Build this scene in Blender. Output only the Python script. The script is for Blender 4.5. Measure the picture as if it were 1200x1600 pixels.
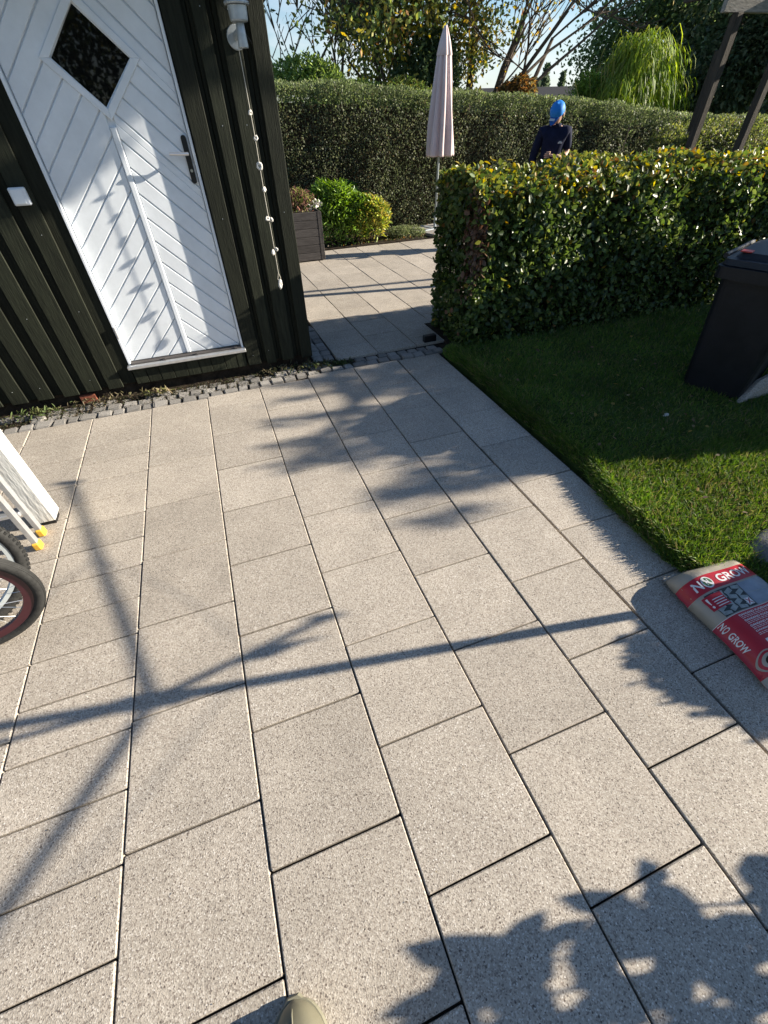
import bpy, bmesh, math, random
import numpy as np
from mathutils import Vector, Matrix

random.seed(7)
RNG = np.random.default_rng(11)
for o in list(bpy.data.objects):
    bpy.data.objects.remove(o)
C = bpy.context.scene.collection
SC = bpy.context.scene
PI = math.pi

# ---------------------------------------------------------------- camera
CAM_H = 1.5712
RT = Vector((0.93776354, -0.34663793, -0.02101647))
UP = Vector((0.25184928, 0.63716725, 0.72841597))
FW = Vector((0.23910559, 0.68837493, -0.68481273))
cd = bpy.data.cameras.new('camera')
cam = bpy.data.objects.new('camera', cd)
C.objects.link(cam)
cam.matrix_world = Matrix(((RT.x, UP.x, -FW.x, 0), (RT.y, UP.y, -FW.y, 0), (RT.z, UP.z, -FW.z, CAM_H), (0, 0, 0, 1)))
cd.sensor_fit = 'VERTICAL'
cd.sensor_height = 24.0
cd.lens = 662.39 / 1600 * 24.0
cd.clip_start = 0.02
cd.clip_end = 2000
SC.camera = cam

# ---------------------------------------------------------------- sun and sky
R_Y = 0.18      # metres in y per metre travelled in -x
R_Z = 0.377     # metres down per metre travelled in -x
ldir = Vector((-1, R_Y, -R_Z)).normalized()
SUN_EL = math.asin(-ldir.z)
SUN_AZ = math.atan2(-ldir.x, -ldir.y)
sd = bpy.data.lights.new('sun', 'SUN')
sd.energy = 5.0
sd.angle = math.radians(0.5)
sd.color = (1.0, 0.905, 0.76)
sun = bpy.data.objects.new('sun', sd)
C.objects.link(sun)
sun.rotation_euler = ldir.to_track_quat('-Z', 'Y').to_euler()
w = bpy.data.worlds.new('World')
SC.world = w
w.use_nodes = True
nt = w.node_tree
for n in list(nt.nodes):
    nt.nodes.remove(n)
N = nt.nodes.new
L = nt.links.new
sky = N('ShaderNodeTexSky')
sky.sky_type = 'NISHITA'
sky.sun_disc = False
sky.sun_elevation = SUN_EL
sky.sun_rotation = SUN_AZ
sky.air_density = 1.0
sky.dust_density = 0.25
sky.ozone_density = 3.5
bg = N('ShaderNodeBackground')
bg.inputs['Strength'].default_value = 0.062
wo = N('ShaderNodeOutputWorld')
tc = N('ShaderNodeTexCoord')
mp = N('ShaderNodeMapping')
mp.inputs['Scale'].default_value = (1.0, 1.0, 3.2)
nz = N('ShaderNodeTexNoise')
nz.inputs['Scale'].default_value = 2.3
nz.inputs['Detail'].default_value = 8
nz.inputs['Roughness'].default_value = 0.6
rp = N('ShaderNodeValToRGB')
rp.color_ramp.elements[0].position = 0.46
rp.color_ramp.elements[1].position = 0.62
sep = N('ShaderNodeSeparateXYZ')
mr = N('ShaderNodeMapRange')
mr.inputs['From Min'].default_value = 0.02
mr.inputs['From Max'].default_value = 0.30
mr.inputs['To Min'].default_value = 0.95
mr.inputs['To Max'].default_value = 0.05
mul = N('ShaderNodeMath')
mul.operation = 'MULTIPLY'
add = N('ShaderNodeMath')
add.operation = 'ADD'
add.use_clamp = True
mr2 = N('ShaderNodeMapRange')
mr2.inputs['From Min'].default_value = 0.0
mr2.inputs['From Max'].default_value = 0.12
mr2.inputs['To Min'].default_value = 0.30
mr2.inputs['To Max'].default_value = 0.0
mix = N('ShaderNodeMix')
mix.data_type = 'RGBA'
mix.inputs['B'].default_value = (6.0, 6.3, 6.7, 1)
L(tc.outputs['Generated'], mp.inputs['Vector'])
L(mp.outputs['Vector'], nz.inputs['Vector'])
L(nz.outputs['Fac'], rp.inputs['Fac'])
L(tc.outputs['Generated'], sep.inputs['Vector'])
L(sep.outputs['Z'], mr.inputs['Value'])
L(sep.outputs['Z'], mr2.inputs['Value'])
L(rp.outputs['Color'], mul.inputs[0])
L(mr.outputs['Result'], mul.inputs[1])
L(mul.outputs[0], add.inputs[0])
L(mr2.outputs['Result'], add.inputs[1])
L(add.outputs[0], mix.inputs['Factor'])
L(sky.outputs['Color'], mix.inputs['A'])
L(mix.outputs['Result'], bg.inputs['Color'])
L(bg.outputs['Background'], wo.inputs['Surface'])
SC.view_settings.view_transform = 'Standard'
SC.view_settings.look = 'None'
SC.view_settings.gamma = 1
SC.view_settings.use_curve_mapping = False
SC.view_settings.exposure = 1.44

# ---------------------------------------------------------------- helpers
def lin(r, g, b):
    f = lambda c: (c / 12.92 if c <= 0.04045 else ((c + 0.055) / 1.055) ** 2.4)
    return (f(r / 255), f(g / 255), f(b / 255), 1)

def mat(name, col, rough=0.8, spec=0.3, metal=0.0, noise=0.0, nscale=20, bump=0.0, bscale=60, stretch=(1, 1, 1), rnd=0.0):
    m = bpy.data.materials.new(name)
    m.use_nodes = True
    t = m.node_tree
    b = t.nodes['Principled BSDF']
    c = tuple(col[:3]) + (1,)
    b.inputs['Base Color'].default_value = c
    b.inputs['Roughness'].default_value = rough
    b.inputs['Specular IOR Level'].default_value = spec
    b.inputs['Metallic'].default_value = metal
    if noise or bump or rnd:
        co = t.nodes.new('ShaderNodeTexCoord')
        ma = t.nodes.new('ShaderNodeMapping')
        ma.inputs['Scale'].default_value = stretch
        t.links.new(co.outputs['Object'], ma.inputs['Vector'])
        oi = t.nodes.new('ShaderNodeObjectInfo')
        mu = t.nodes.new('ShaderNodeMath')
        mu.operation = 'MULTIPLY'
        mu.inputs[1].default_value = 37.0
        t.links.new(oi.outputs['Random'], mu.inputs[0])
        t.links.new(mu.outputs[0], ma.inputs['Location'])
    if noise or rnd:
        n1 = t.nodes.new('ShaderNodeTexNoise')
        n1.inputs['Scale'].default_value = nscale
        n1.inputs['Detail'].default_value = 5
        n1.inputs['Roughness'].default_value = 0.65
        t.links.new(ma.outputs['Vector'], n1.inputs['Vector'])
        mr_ = t.nodes.new('ShaderNodeMapRange')
        mr_.inputs['From Min'].default_value = 0.3
        mr_.inputs['From Max'].default_value = 0.7
        mr_.inputs['To Min'].default_value = 1 - noise
        mr_.inputs['To Max'].default_value = 1 + noise
        t.links.new(n1.outputs['Fac'], mr_.inputs['Value'])
        mr3 = t.nodes.new('ShaderNodeMapRange')
        mr3.inputs['To Min'].default_value = 1 - rnd
        mr3.inputs['To Max'].default_value = 1 + rnd
        t.links.new(oi.outputs['Random'], mr3.inputs['Value'])
        m2 = t.nodes.new('ShaderNodeMath')
        m2.operation = 'MULTIPLY'
        t.links.new(mr_.outputs['Result'], m2.inputs[0])
        t.links.new(mr3.outputs['Result'], m2.inputs[1])
        hs = t.nodes.new('ShaderNodeHueSaturation')
        hs.inputs['Color'].default_value = c
        t.links.new(m2.outputs[0], hs.inputs['Value'])
        t.links.new(hs.outputs['Color'], b.inputs['Base Color'])
    if bump:
        n2 = t.nodes.new('ShaderNodeTexNoise')
        n2.inputs['Scale'].default_value = bscale
        n2.inputs['Detail'].default_value = 6
        t.links.new(ma.outputs['Vector'], n2.inputs['Vector'])
        bp = t.nodes.new('ShaderNodeBump')
        bp.inputs['Strength'].default_value = bump
        bp.inputs['Distance'].default_value = 0.004
        t.links.new(n2.outputs['Fac'], bp.inputs['Height'])
        t.links.new(bp.outputs['Normal'], b.inputs['Normal'])
    return m

def leafmat(name, rough=0.42, trans=0.35, spec=0.45):
    m = bpy.data.materials.new(name)
    m.use_nodes = True
    t = m.node_tree
    b = t.nodes['Principled BSDF']
    b.inputs['Roughness'].default_value = rough
    b.inputs['Specular IOR Level'].default_value = spec
    a = t.nodes.new('ShaderNodeAttribute')
    a.attribute_name = 'leafcol'
    t.links.new(a.outputs['Color'], b.inputs['Base Color'])
    tr = t.nodes.new('ShaderNodeBsdfTranslucent')
    hs = t.nodes.new('ShaderNodeHueSaturation')
    hs.inputs['Hue'].default_value = 0.49
    hs.inputs['Saturation'].default_value = 1.15
    hs.inputs['Value'].default_value = 1.5
    t.links.new(a.outputs['Color'], hs.inputs['Color'])
    t.links.new(hs.outputs['Color'], tr.inputs['Color'])
    mx = t.nodes.new('ShaderNodeMixShader')
    mx.inputs[0].default_value = trans
    t.links.new(b.outputs[0], mx.inputs[1])
    t.links.new(tr.outputs[0], mx.inputs[2])
    t.links.new(mx.outputs[0], t.nodes['Material Output'].inputs['Surface'])
    return m

def tagit(o, label=None, cat=None, group=None, kind=None):
    if label: o['label'] = label
    if cat: o['category'] = cat
    if group: o['group'] = group
    if kind: o['kind'] = kind
    return o

def empty(name, loc=(0, 0, 0), rz=0.0, **k):
    o = bpy.data.objects.new(name, None)
    C.objects.link(o)
    o.location = loc
    o.rotation_euler = (0, 0, rz)
    o.empty_display_size = 0.1
    return tagit(o, **k)

def link(name, me, m=None, parent=None, smooth=False, loc=None, **k):
    o = bpy.data.objects.new(name, me)
    C.objects.link(o)
    if m is not None and len(me.materials) == 0:
        for q in (m if isinstance(m, (list, tuple)) else [m]):
            me.materials.append(q)
    if smooth:
        me.polygons.foreach_set('use_smooth', [True] * len(me.polygons))
    if parent is not None: o.parent = parent
    if loc is not None: o.location = loc
    return tagit(o, **k)

class MB:
    def __init__(s):
        s.v = []; s.f = []; s.mi = []
    def add(s, vs, fs, mi=0):
        k = len(s.v)
        s.v += [tuple(v) for v in vs]
        s.f += [tuple(i + k for i in f) for f in fs]
        s.mi += [mi] * len(fs)
        return s
    def box(s, x0, x1, y0, y1, z0, z1, mi=0, ch=0.0):
        if ch <= 0:
            vs = [(x0, y0, z0), (x1, y0, z0), (x1, y1, z0), (x0, y1, z0), (x0, y0, z1), (x1, y0, z1), (x1, y1, z1), (x0, y1, z1)]
            fs = [(3, 2, 1, 0), (4, 5, 6, 7), (0, 1, 5, 4), (1, 2, 6, 5), (2, 3, 7, 6), (3, 0, 4, 7)]
            return s.add(vs, fs, mi)
        bm = bmesh.new()
        bmesh.ops.create_cube(bm, size=1)
        for v in bm.verts:
            v.co = Vector(((x0 + x1) / 2 + v.co.x * (x1 - x0), (y0 + y1) / 2 + v.co.y * (y1 - y0), (z0 + z1) / 2 + v.co.z * (z1 - z0)))
        bmesh.ops.bevel(bm, geom=list(bm.edges), offset=ch, segments=1, affect='EDGES')
        bm.verts.index_update()
        s.add([v.co[:] for v in bm.verts], [[v.index for v in f.verts] for f in bm.faces], mi)
        bm.free()
        return s
    def tube(s, pts, rad, n=8, mi=0, cap=True):
        pts = [Vector(p) for p in pts]
        if not isinstance(rad, (list, tuple)): rad = [rad] * len(pts)
        rings = []
        prev = None
        for i, p in enumerate(pts):
            a = pts[max(i - 1, 0)]; b = pts[min(i + 1, len(pts) - 1)]
            d = (b - a)
            if d.length < 1e-9: d = Vector((0, 0, 1))
            d.normalize()
            if prev is None:
                u = d.cross(Vector((0, 0, 1)) if abs(d.z) < 0.9 else Vector((1, 0, 0))).normalized()
            else:
                u = (prev - d * prev.dot(d)).normalized()
            prev = u
            vv = d.cross(u)
            rings.append([p + (u * math.cos(2 * PI * k / n) + vv * math.sin(2 * PI * k / n)) * rad[i] for k in range(n)])
        vs = [q for r in rings for q in r]
        fs = []
        for i in range(len(pts) - 1):
            for k in range(n):
                fs.append((i * n + k, i * n + (k + 1) % n, (i + 1) * n + (k + 1) % n, (i + 1) * n + k))
        if cap:
            fs.append(tuple(range(n - 1, -1, -1)))
            fs.append(tuple((len(pts) - 1) * n + k for k in range(n)))
        return s.add(vs, fs, mi)
    def lathe(s, prof, n=20, ctr=(0, 0, 0), mi=0, rfun=None):
        vs = []; fs = []
        for i, (r, z) in enumerate(prof):
            for k in range(n):
                a = 2 * PI * k / n
                rr = r * (rfun(a, z) if rfun else 1)
                vs.append((ctr[0] + rr * math.cos(a), ctr[1] + rr * math.sin(a), ctr[2] + z))
        for i in range(len(prof) - 1):
            for k in range(n):
                fs.append((i * n + k, i * n + (k + 1) % n, (i + 1) * n + (k + 1) % n, (i + 1) * n + k))
        return s.add(vs, fs, mi)
    def prism(s, poly, y0, y1, mi=0, ch=0.0):
        """poly in (x,z), extruded from y0 (front) to y1 (back); ch chamfers the front edge"""
        n = len(poly)
        if ch > 0:
            cx = sum(p[0] for p in poly) / n; cz = sum(p[1] for p in poly) / n
            ins = []
            for i in range(n):
                a = Vector(poly[i - 1]); b = Vector(poly[i]); c = Vector(poly[(i + 1) % n])
                d1 = (b - a).normalized(); d2 = (c - b).normalized()
                n1 = Vector((-d1.y, d1.x)); n2 = Vector((-d2.y, d2.x))
                if n1.dot(Vector((cx, cz)) - b) < 0: n1 = -n1
                if n2.dot(Vector((cx, cz)) - b) < 0: n2 = -n2
                k = 1 + n1.dot(n2)
                ins.append(b + (n1 + n2) * (ch / max(k, 0.35)))
            vs = [(p[0], y0, p[1]) for p in ins] + [(p[0], y0 + ch, p[1]) for p in poly] + [(p[0], y1, p[1]) for p in poly]
            fs = [tuple(range(n))]
            for r in range(2):
                for i in range(n):
                    j = (i + 1) % n
                    fs.append((r * n + i, (r + 1) * n + i, (r + 1) * n + j, r * n + j))
            return s.add(vs, fs, mi)
        vs = [(p[0], y0, p[1]) for p in poly] + [(p[0], y1, p[1]) for p in poly]
        fs = [tuple(range(n)), tuple(range(2 * n - 1, n - 1, -1))]
        for i in range(n):
            j = (i + 1) % n
            fs.append((i, n + i, n + j, j))
        return s.add(vs, fs, mi)
    def mesh(s, name):
        me = bpy.data.meshes.new(name)
        me.from_pydata(s.v, [], s.f)
        if any(s.mi): me.polygons.foreach_set('material_index', s.mi)
        bm = bmesh.new(); bm.from_mesh(me)
        bmesh.ops.recalc_face_normals(bm, faces=bm.faces)
        bm.to_mesh(me); bm.free()
        me.update()
        return me
    def obj(s, name, m, parent=None, smooth=False, loc=None, **k):
        return link(name, s.mesh(name), m, parent, smooth, loc, **k)

def np_mesh(name, V, F, col=None):
    V = np.asarray(V, dtype=np.float32); F = np.asarray(F, dtype=np.int32)
    me = bpy.data.meshes.new(name)
    me.vertices.add(len(V)); me.vertices.foreach_set('co', V.ravel())
    k = F.shape[1]
    me.loops.add(F.size); me.loops.foreach_set('vertex_index', F.ravel())
    me.polygons.add(len(F)); me.polygons.foreach_set('loop_start', np.arange(0, F.size, k, dtype=np.int32))
    me.update(calc_edges=True)
    if col is not None:
        a = me.attributes.new('leafcol', 'FLOAT_COLOR', 'POINT')
        cc = np.ones((len(V), 4), dtype=np.float32); cc[:, :3] = col
        a.data.foreach_set('color', cc.ravel())
    return me

LEAF = {
    'diamond': (np.array([(0, 0, 0), (.5, .45, 0), (0, 1, 0), (-.5, .45, 0)], float), [(0, 1, 2, 3)]),
    'leaf6': (np.array([(0, 0, 0), (.46, .30, .10), (.36, .70, .08), (0, 1, -.03), (-.36, .70, .08), (-.46, .30, .10)], float), [(0, 1, 2, 3), (0, 3, 4, 5)]),
}
def norm(a):
    return a / np.maximum(np.linalg.norm(a, axis=1, keepdims=True), 1e-9)

def leaves(name, P, Nn, A, size, aspect, cols, shape='diamond'):
    """P points, Nn normals, A growth directions, size per leaf, cols (n,3)"""
    T, Fs = LEAF[shape]
    Nn = norm(Nn); A = A - Nn * np.sum(A * Nn, axis=1, keepdims=True); A = norm(A); B = np.cross(A, Nn)
    size = np.asarray(size)[:, None]
    n = len(P); k = len(T)
    V = np.zeros((n, k, 3))
    for i, (x, y, z) in enumerate(T):
        V[:, i] = P + size * (B * x * aspect + A * y + Nn * z)
    F = []
    base = (np.arange(n) * k)[:, None]
    for f in Fs: F.append(base + np.array(f)[None, :])
    F = np.concatenate(F)
    return np_mesh(name, V.reshape(-1, 3), F, np.repeat(cols, k, axis=0))

def pick(pal, n, wts=None, jit=0.18):
    pal = np.array(pal, float)
    idx = RNG.choice(len(pal), n, p=None if wts is None else np.array(wts) / np.sum(wts))
    c = pal[idx]
    return c * (1 + jit * RNG.normal(size=(n, 1))).clip(0.5, 1.6)

def rand_dir(n):
    return norm(RNG.normal(size=(n, 3)))

def vnoise(p, s, seed=0):
    """cheap smooth pseudo noise in [-1,1] for arrays of points"""
    r = np.random.default_rng(seed)
    o = np.zeros(len(p))
    for i in range(5):
        k = r.normal(size=3) * s * (1 + 0.6 * i); ph = r.uniform(0, 6.28)
        o += np.sin(p @ k + ph) / (1 + 0.5 * i)
    return o / 2.6

# ---------------------------------------------------------------- materials
def slab_material():
    m = bpy.data.materials.new('exposed_aggregate_concrete')
    m.use_nodes = True
    t = m.node_tree
    b = t.nodes['Principled BSDF']
    b.inputs['Roughness'].default_value = 0.8
    b.inputs['Specular IOR Level'].default_value = 0.35
    nn = t.nodes.new; ll = t.links.new
    co = nn('ShaderNodeTexCoord'); oi = nn('ShaderNodeObjectInfo')
    mu = nn('ShaderNodeMath'); mu.operation = 'MULTIPLY'; mu.inputs[1].default_value = 53.0
    ll(oi.outputs['Random'], mu.inputs[0])
    ma = nn('ShaderNodeMapping'); ll(co.outputs['Object'], ma.inputs['Vector']); ll(mu.outputs[0], ma.inputs['Location'])
    v1 = nn('ShaderNodeTexVoronoi'); v1.inputs['Scale'].default_value = 300
    v2 = nn('ShaderNodeTexVoronoi'); v2.inputs['Scale'].default_value = 105
    v3 = nn('ShaderNodeTexVoronoi'); v3.inputs['Scale'].default_value = 150
    n1 = nn('ShaderNodeTexNoise'); n1.inputs['Scale'].default_value = 5.0; n1.inputs['Detail'].default_value = 5
    n2 = nn('ShaderNodeTexNoise'); n2.inputs['Scale'].default_value = 330; n2.inputs['Detail'].default_value = 2
    for q in (v1, v2, v3, n1, n2): ll(ma.outputs['Vector'], q.inputs['Vector'])
    r1 = nn('ShaderNodeValToRGB')
    e = r1.color_ramp.elements
    e[0].position = 0.0; e[0].color = (0.18, 0.157, 0.135, 1)
    e[1].position = 1.0; e[1].color = (0.56, 0.515, 0.45, 1)
    for p_, c_ in ((0.10, (0.245, 0.203, 0.165, 1)), (0.2, (0.315, 0.28, 0.235, 1)), (0.5, (0.39, 0.343, 0.285, 1)), (0.82, (0.435, 0.386, 0.323, 1))):
        q = e.new(p_); q.color = c_
    sc = nn('ShaderNodeSeparateColor'); ll(v1.outputs['Color'], sc.inputs[0]); ll(sc.outputs['Red'], r1.inputs['Fac'])
    # darker single pebbles and pits
    s2 = nn('ShaderNodeSeparateColor'); ll(v2.outputs['Color'], s2.inputs[0])
    g1 = nn('ShaderNodeMath'); g1.operation = 'GREATER_THAN'; g1.inputs[1].default_value = 0.86; ll(s2.outputs['Green'], g1.inputs[0])
    l1 = nn('ShaderNodeMath'); l1.operation = 'LESS_THAN'; l1.inputs[1].default_value = 0.26; ll(v2.outputs['Distance'], l1.inputs[0])
    a1 = nn('ShaderNodeMath'); a1.operation = 'MULTIPLY'; ll(g1.outputs[0], a1.inputs[0]); ll(l1.outputs[0], a1.inputs[1])
    m1 = nn('ShaderNodeMix'); m1.data_type = 'RGBA'; m1.inputs['B'].default_value = (0.12, 0.095, 0.08, 1)
    ll(r1.outputs['Color'], m1.inputs['A']); ll(a1.outputs[0], m1.inputs['Factor'])
    # pale quartz
    s3 = nn('ShaderNodeSeparateColor'); ll(v3.outputs['Color'], s3.inputs[0])
    g2 = nn('ShaderNodeMath'); g2.operation = 'GREATER_THAN'; g2.inputs[1].default_value = 0.95; ll(s3.outputs['Blue'], g2.inputs[0])
    l2 = nn('ShaderNodeMath'); l2.operation = 'LESS_THAN'; l2.inputs[1].default_value = 0.33; ll(v3.outputs['Distance'], l2.inputs[0])
    a2 = nn('ShaderNodeMath'); a2.operation = 'MULTIPLY'; ll(g2.outputs[0], a2.inputs[0]); ll(l2.outputs[0], a2.inputs[1])
    m2 = nn('ShaderNodeMix'); m2.data_type = 'RGBA'; m2.inputs['B'].default_value = (0.64, 0.60, 0.54, 1)
    ll(m1.outputs['Result'], m2.inputs['A']); ll(a2.outputs[0], m2.inputs['Factor'])
    # slab to slab and patchy tone
    mr_ = nn('ShaderNodeMapRange'); mr_.inputs['From Min'].default_value = 0.25; mr_.inputs['From Max'].default_value = 0.75
    mr_.inputs['To Min'].default_value = 0.84; mr_.inputs['To Max'].default_value = 1.12
    n4 = nn('ShaderNodeTexNoise'); n4.inputs['Scale'].default_value = 1.1; n4.inputs['Detail'].default_value = 7; n4.inputs['Roughness'].default_value = 0.7; ll(ma.outputs['Vector'], n4.inputs['Vector'])
    av = nn('ShaderNodeMath'); av.operation = 'ADD'; ll(n1.outputs['Fac'], av.inputs[0]); ll(n4.outputs['Fac'], av.inputs[1])
    ha = nn('ShaderNodeMath'); ha.operation = 'MULTIPLY'; ha.inputs[1].default_value = 0.5; ll(av.outputs[0], ha.inputs[0]); mr_.inputs['From Min'].default_value = 0.33; mr_.inputs['From Max'].default_value = 0.67; ll(ha.outputs[0], mr_.inputs['Value'])
    mr3 = nn('ShaderNodeMapRange'); mr3.inputs['To Min'].default_value = 0.92; mr3.inputs['To Max'].default_value = 1.07; ll(oi.outputs['Random'], mr3.inputs['Value'])
    mm = nn('ShaderNodeMath'); mm.operation = 'MULTIPLY'; ll(mr_.outputs['Result'], mm.inputs[0]); ll(mr3.outputs['Result'], mm.inputs[1])
    hs = nn('ShaderNodeHueSaturation'); ll(m2.outputs['Result'], hs.inputs['Color']); ll(mm.outputs[0], hs.inputs['Value'])
    ll(hs.outputs['Color'], b.inputs['Base Color'])
    ad = nn('ShaderNodeMath'); ad.operation = 'ADD'; ll(v1.outputs['Distance'], ad.inputs[0]); ll(n2.outputs['Fac'], ad.inputs[1])
    sb = nn('ShaderNodeMath'); sb.operation = 'SUBTRACT'; ll(a1.outputs[0], sb.inputs[1]); ll(ad.outputs[0], sb.inputs[0])
    bp = nn('ShaderNodeBump'); bp.inputs['Strength'].default_value = 0.6; bp.inputs['Distance'].default_value = 0.0008
    ll(sb.outputs[0], bp.inputs['Height']); ll(bp.outputs['Normal'], b.inputs['Normal'])
    return m

M = {}
M['slab'] = slab_material()
M['joint'] = mat('joint_sand', (0.055, 0.045, 0.035), 0.95, 0.1, noise=0.5, nscale=60, bump=0.5, bscale=200)
M['soil'] = mat('dark_soil', (0.035, 0.027, 0.02), 0.95, 0.1, noise=0.6, nscale=14, bump=0.9, bscale=60)
M['granite'] = mat('granite_sett', (0.27, 0.255, 0.235), 0.85, 0.3, noise=0.45, nscale=45, bump=0.8, bscale=90, rnd=0.25)
M['grassland'] = mat('lawn_ground', (0.05, 0.075, 0.02), 0.95, 0.1, noise=0.5, nscale=6, bump=0.9, bscale=50)
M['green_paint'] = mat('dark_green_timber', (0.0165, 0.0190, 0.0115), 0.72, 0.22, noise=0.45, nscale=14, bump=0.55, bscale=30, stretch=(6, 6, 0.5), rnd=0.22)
M['green_shaded'] = mat('dark_green_timber_shaded', (0.0115, 0.0132, 0.0085), 0.78, 0.18, noise=0.4, nscale=14, bump=0.5, bscale=30, stretch=(6, 6, 0.5), rnd=0.2)  # same green paint, darkened for the shadow between the proud boards
M['white_paint'] = mat('white_door_paint', (0.72, 0.76, 0.80), 0.5, 0.4, noise=0.07, nscale=7, bump=0.12, bscale=40)
M['white_old'] = mat('weathered_white_paint', (0.55, 0.55, 0.53), 0.7, 0.3, noise=0.22, nscale=16, bump=1.0, bscale=24, stretch=(3, 3, 0.7))
M['alu'] = mat('aluminium', (0.60, 0.61, 0.62), 0.42, 0.5, metal=0.75, noise=0.12, nscale=30)
M['steel'] = mat('brushed_steel', (0.62, 0.62, 0.62), 0.28, 0.5, metal=0.9)
M['galv'] = mat('grey_lacquer', (0.42, 0.46, 0.48), 0.5, 0.4, metal=0.35, noise=0.15, nscale=25)
M['black'] = mat('black_plastic', (0.012, 0.012, 0.013), 0.42, 0.4, noise=0.3, nscale=20)
M['bin'] = mat('bin_plastic', (0.011, 0.012, 0.016), 0.5, 0.35, noise=0.35, nscale=6, bump=0.35, bscale=120)
M['rubber'] = mat('tyre_rubber', (0.030, 0.030, 0.029), 0.75, 0.25, noise=0.35, nscale=40, bump=0.4, bscale=150)
M['burgundy'] = mat('burgundy_rim', (0.045, 0.008, 0.014), 0.45, 0.5, noise=0.2, nscale=30)
M['yellow'] = mat('yellow_plastic', (0.72, 0.42, 0.05), 0.5, 0.4, noise=0.12, nscale=40)
M['stone'] = mat('white_pebble', (0.60, 0.58, 0.54), 0.7, 0.3, noise=0.25, nscale=60, bump=0.7, bscale=110)
M['cord'] = mat('pale_cord', (0.50, 0.47, 0.40), 0.9, 0.1)
M['wood_grey'] = mat('weathered_grey_timber', (0.066, 0.061, 0.060), 0.85, 0.2, noise=0.3, nscale=12, bump=0.6, bscale=30, stretch=(0.6, 6, 6), rnd=0.15)
M['post'] = mat('weathered_brown_post', (0.055, 0.046, 0.036), 0.85, 0.2, noise=0.4, nscale=12, bump=0.8, bscale=30, stretch=(6, 6, 0.6))
M['beam'] = mat('silvered_timber', (0.26, 0.24, 0.21), 0.85, 0.2, noise=0.35, nscale=12, bump=0.8, bscale=30, stretch=(1, 4, 6))
M['bark'] = mat('bark', (0.11, 0.085, 0.065), 0.9, 0.2, noise=0.4, nscale=9, bump=1.0, bscale=20, stretch=(3, 3, 0.7))
M['twig'] = mat('hedge_twigs', (0.045, 0.034, 0.022), 0.9, 0.1, noise=0.5, nscale=30)
M['leaf'] = leafmat('foliage', 0.5, 0.38, 0.3)
M['leaf_gloss'] = leafmat('glossy_foliage', 0.40, 0.30, 0.42)
M['leaf_dull'] = leafmat('dull_foliage', 0.6, 0.3, 0.3)
M['dark'] = mat('dark_interior', (0.02, 0.018, 0.016), 0.9, 0.1)
M['brick'] = mat('red_brick', (0.22, 0.075, 0.045), 0.9, 0.2, noise=0.3, nscale=40, bump=0.5)
M['roof'] = mat('dark_roof_felt', (0.03, 0.03, 0.032), 0.85, 0.2, noise=0.3, nscale=10)
gl = bpy.data.materials.new('window_glass'); gl.use_nodes = True
gb = gl.node_tree.nodes['Principled BSDF']
gb.inputs['Base Color'].default_value = (0.006, 0.006, 0.006, 1); gb.inputs['Roughness'].default_value = 0.02
gb.inputs['Specular IOR Level'].default_value = 0.35
M['glass'] = gl

# ================================================================ SETTING
def ground_z(x, y):
    return -0.07 + 0.0 * x

b = MB()
ext = 300
b.add([(-ext, -ext, -0.075), (ext, -ext, -0.075), (ext, ext, -0.075), (-ext, ext, -0.075)], [(0, 1, 2, 3)])
b.obj('ground', M['grassland'], kind='structure')

# bedding of the paving, mossy and dark in the joints
b = MB(); b.box(-4.2, 1.745, -3.2, 3.42, -0.07, -0.026)
paving = b.obj('paving', M['joint'], kind='structure')
b = MB(); b.box(0.62, 4.3, 3.56, 7.66, -0.068, -0.024)
patio = b.obj('patio', M['joint'], kind='structure')

def slab_mesh(name, wx, ly, th=0.048, ch=0.0032):
    hx, hy = wx / 2, ly / 2
    n = 4
    vs = []; fs = []
    rings = [(0, -th), (0, -ch), (ch, 0)]
    bd = []
    cr = 0.0025
    for ins, z in rings:
        x, y = hx - ins, hy - ins
        pts = [(-x + cr, -y), (x - cr, -y), (x, -y + cr), (x, y - cr), (x - cr, y), (-x + cr, y), (-x, y - cr), (-x, -y + cr)]
        vs += [(p[0], p[1], z) for p in pts]
    for r in range(2):
        for i in range(8):
            j = (i + 1) % 8
            fs.append((r * 8 + i, r * 8 + j, (r + 1) * 8 + j, (r + 1) * 8 + i))
    fs.append(tuple(range(16, 24)))
    me = bpy.data.meshes.new(name)
    me.from_pydata(vs, [], fs)
    me.materials.append(M['slab'])
    return me

_slabs = {}
def put_slab(x0, x1, y0, y1, parent, z=0.0, tilt=1.0, gapx=0.006, gapy=0.003, M4=None):
    wx = round(x1 - x0 - gapx, 3); ly = round(y1 - y0 - gapy, 3)
    if wx < 0.03 or ly < 0.03: return
    k = (wx, ly)
    if k not in _slabs: _slabs[k] = slab_mesh('paving_slab', wx, ly)
    o = bpy.data.objects.new('paving_slab', _slabs[k])
    C.objects.link(o)
    o.parent = parent
    p = Vector(((x0 + x1) / 2, (y0 + y1) / 2, z + random.uniform(-0.0018, 0.0018)))
    if M4 is not None: p = M4 @ p; 
    o.location = p
    o.rotation_euler = (random.gauss(0, 0.0022) * tilt, random.gauss(0, 0.0022) * tilt, random.gauss(0, 0.0012) + (M4.to_euler().z if M4 is not None else 0))
    return o

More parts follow.
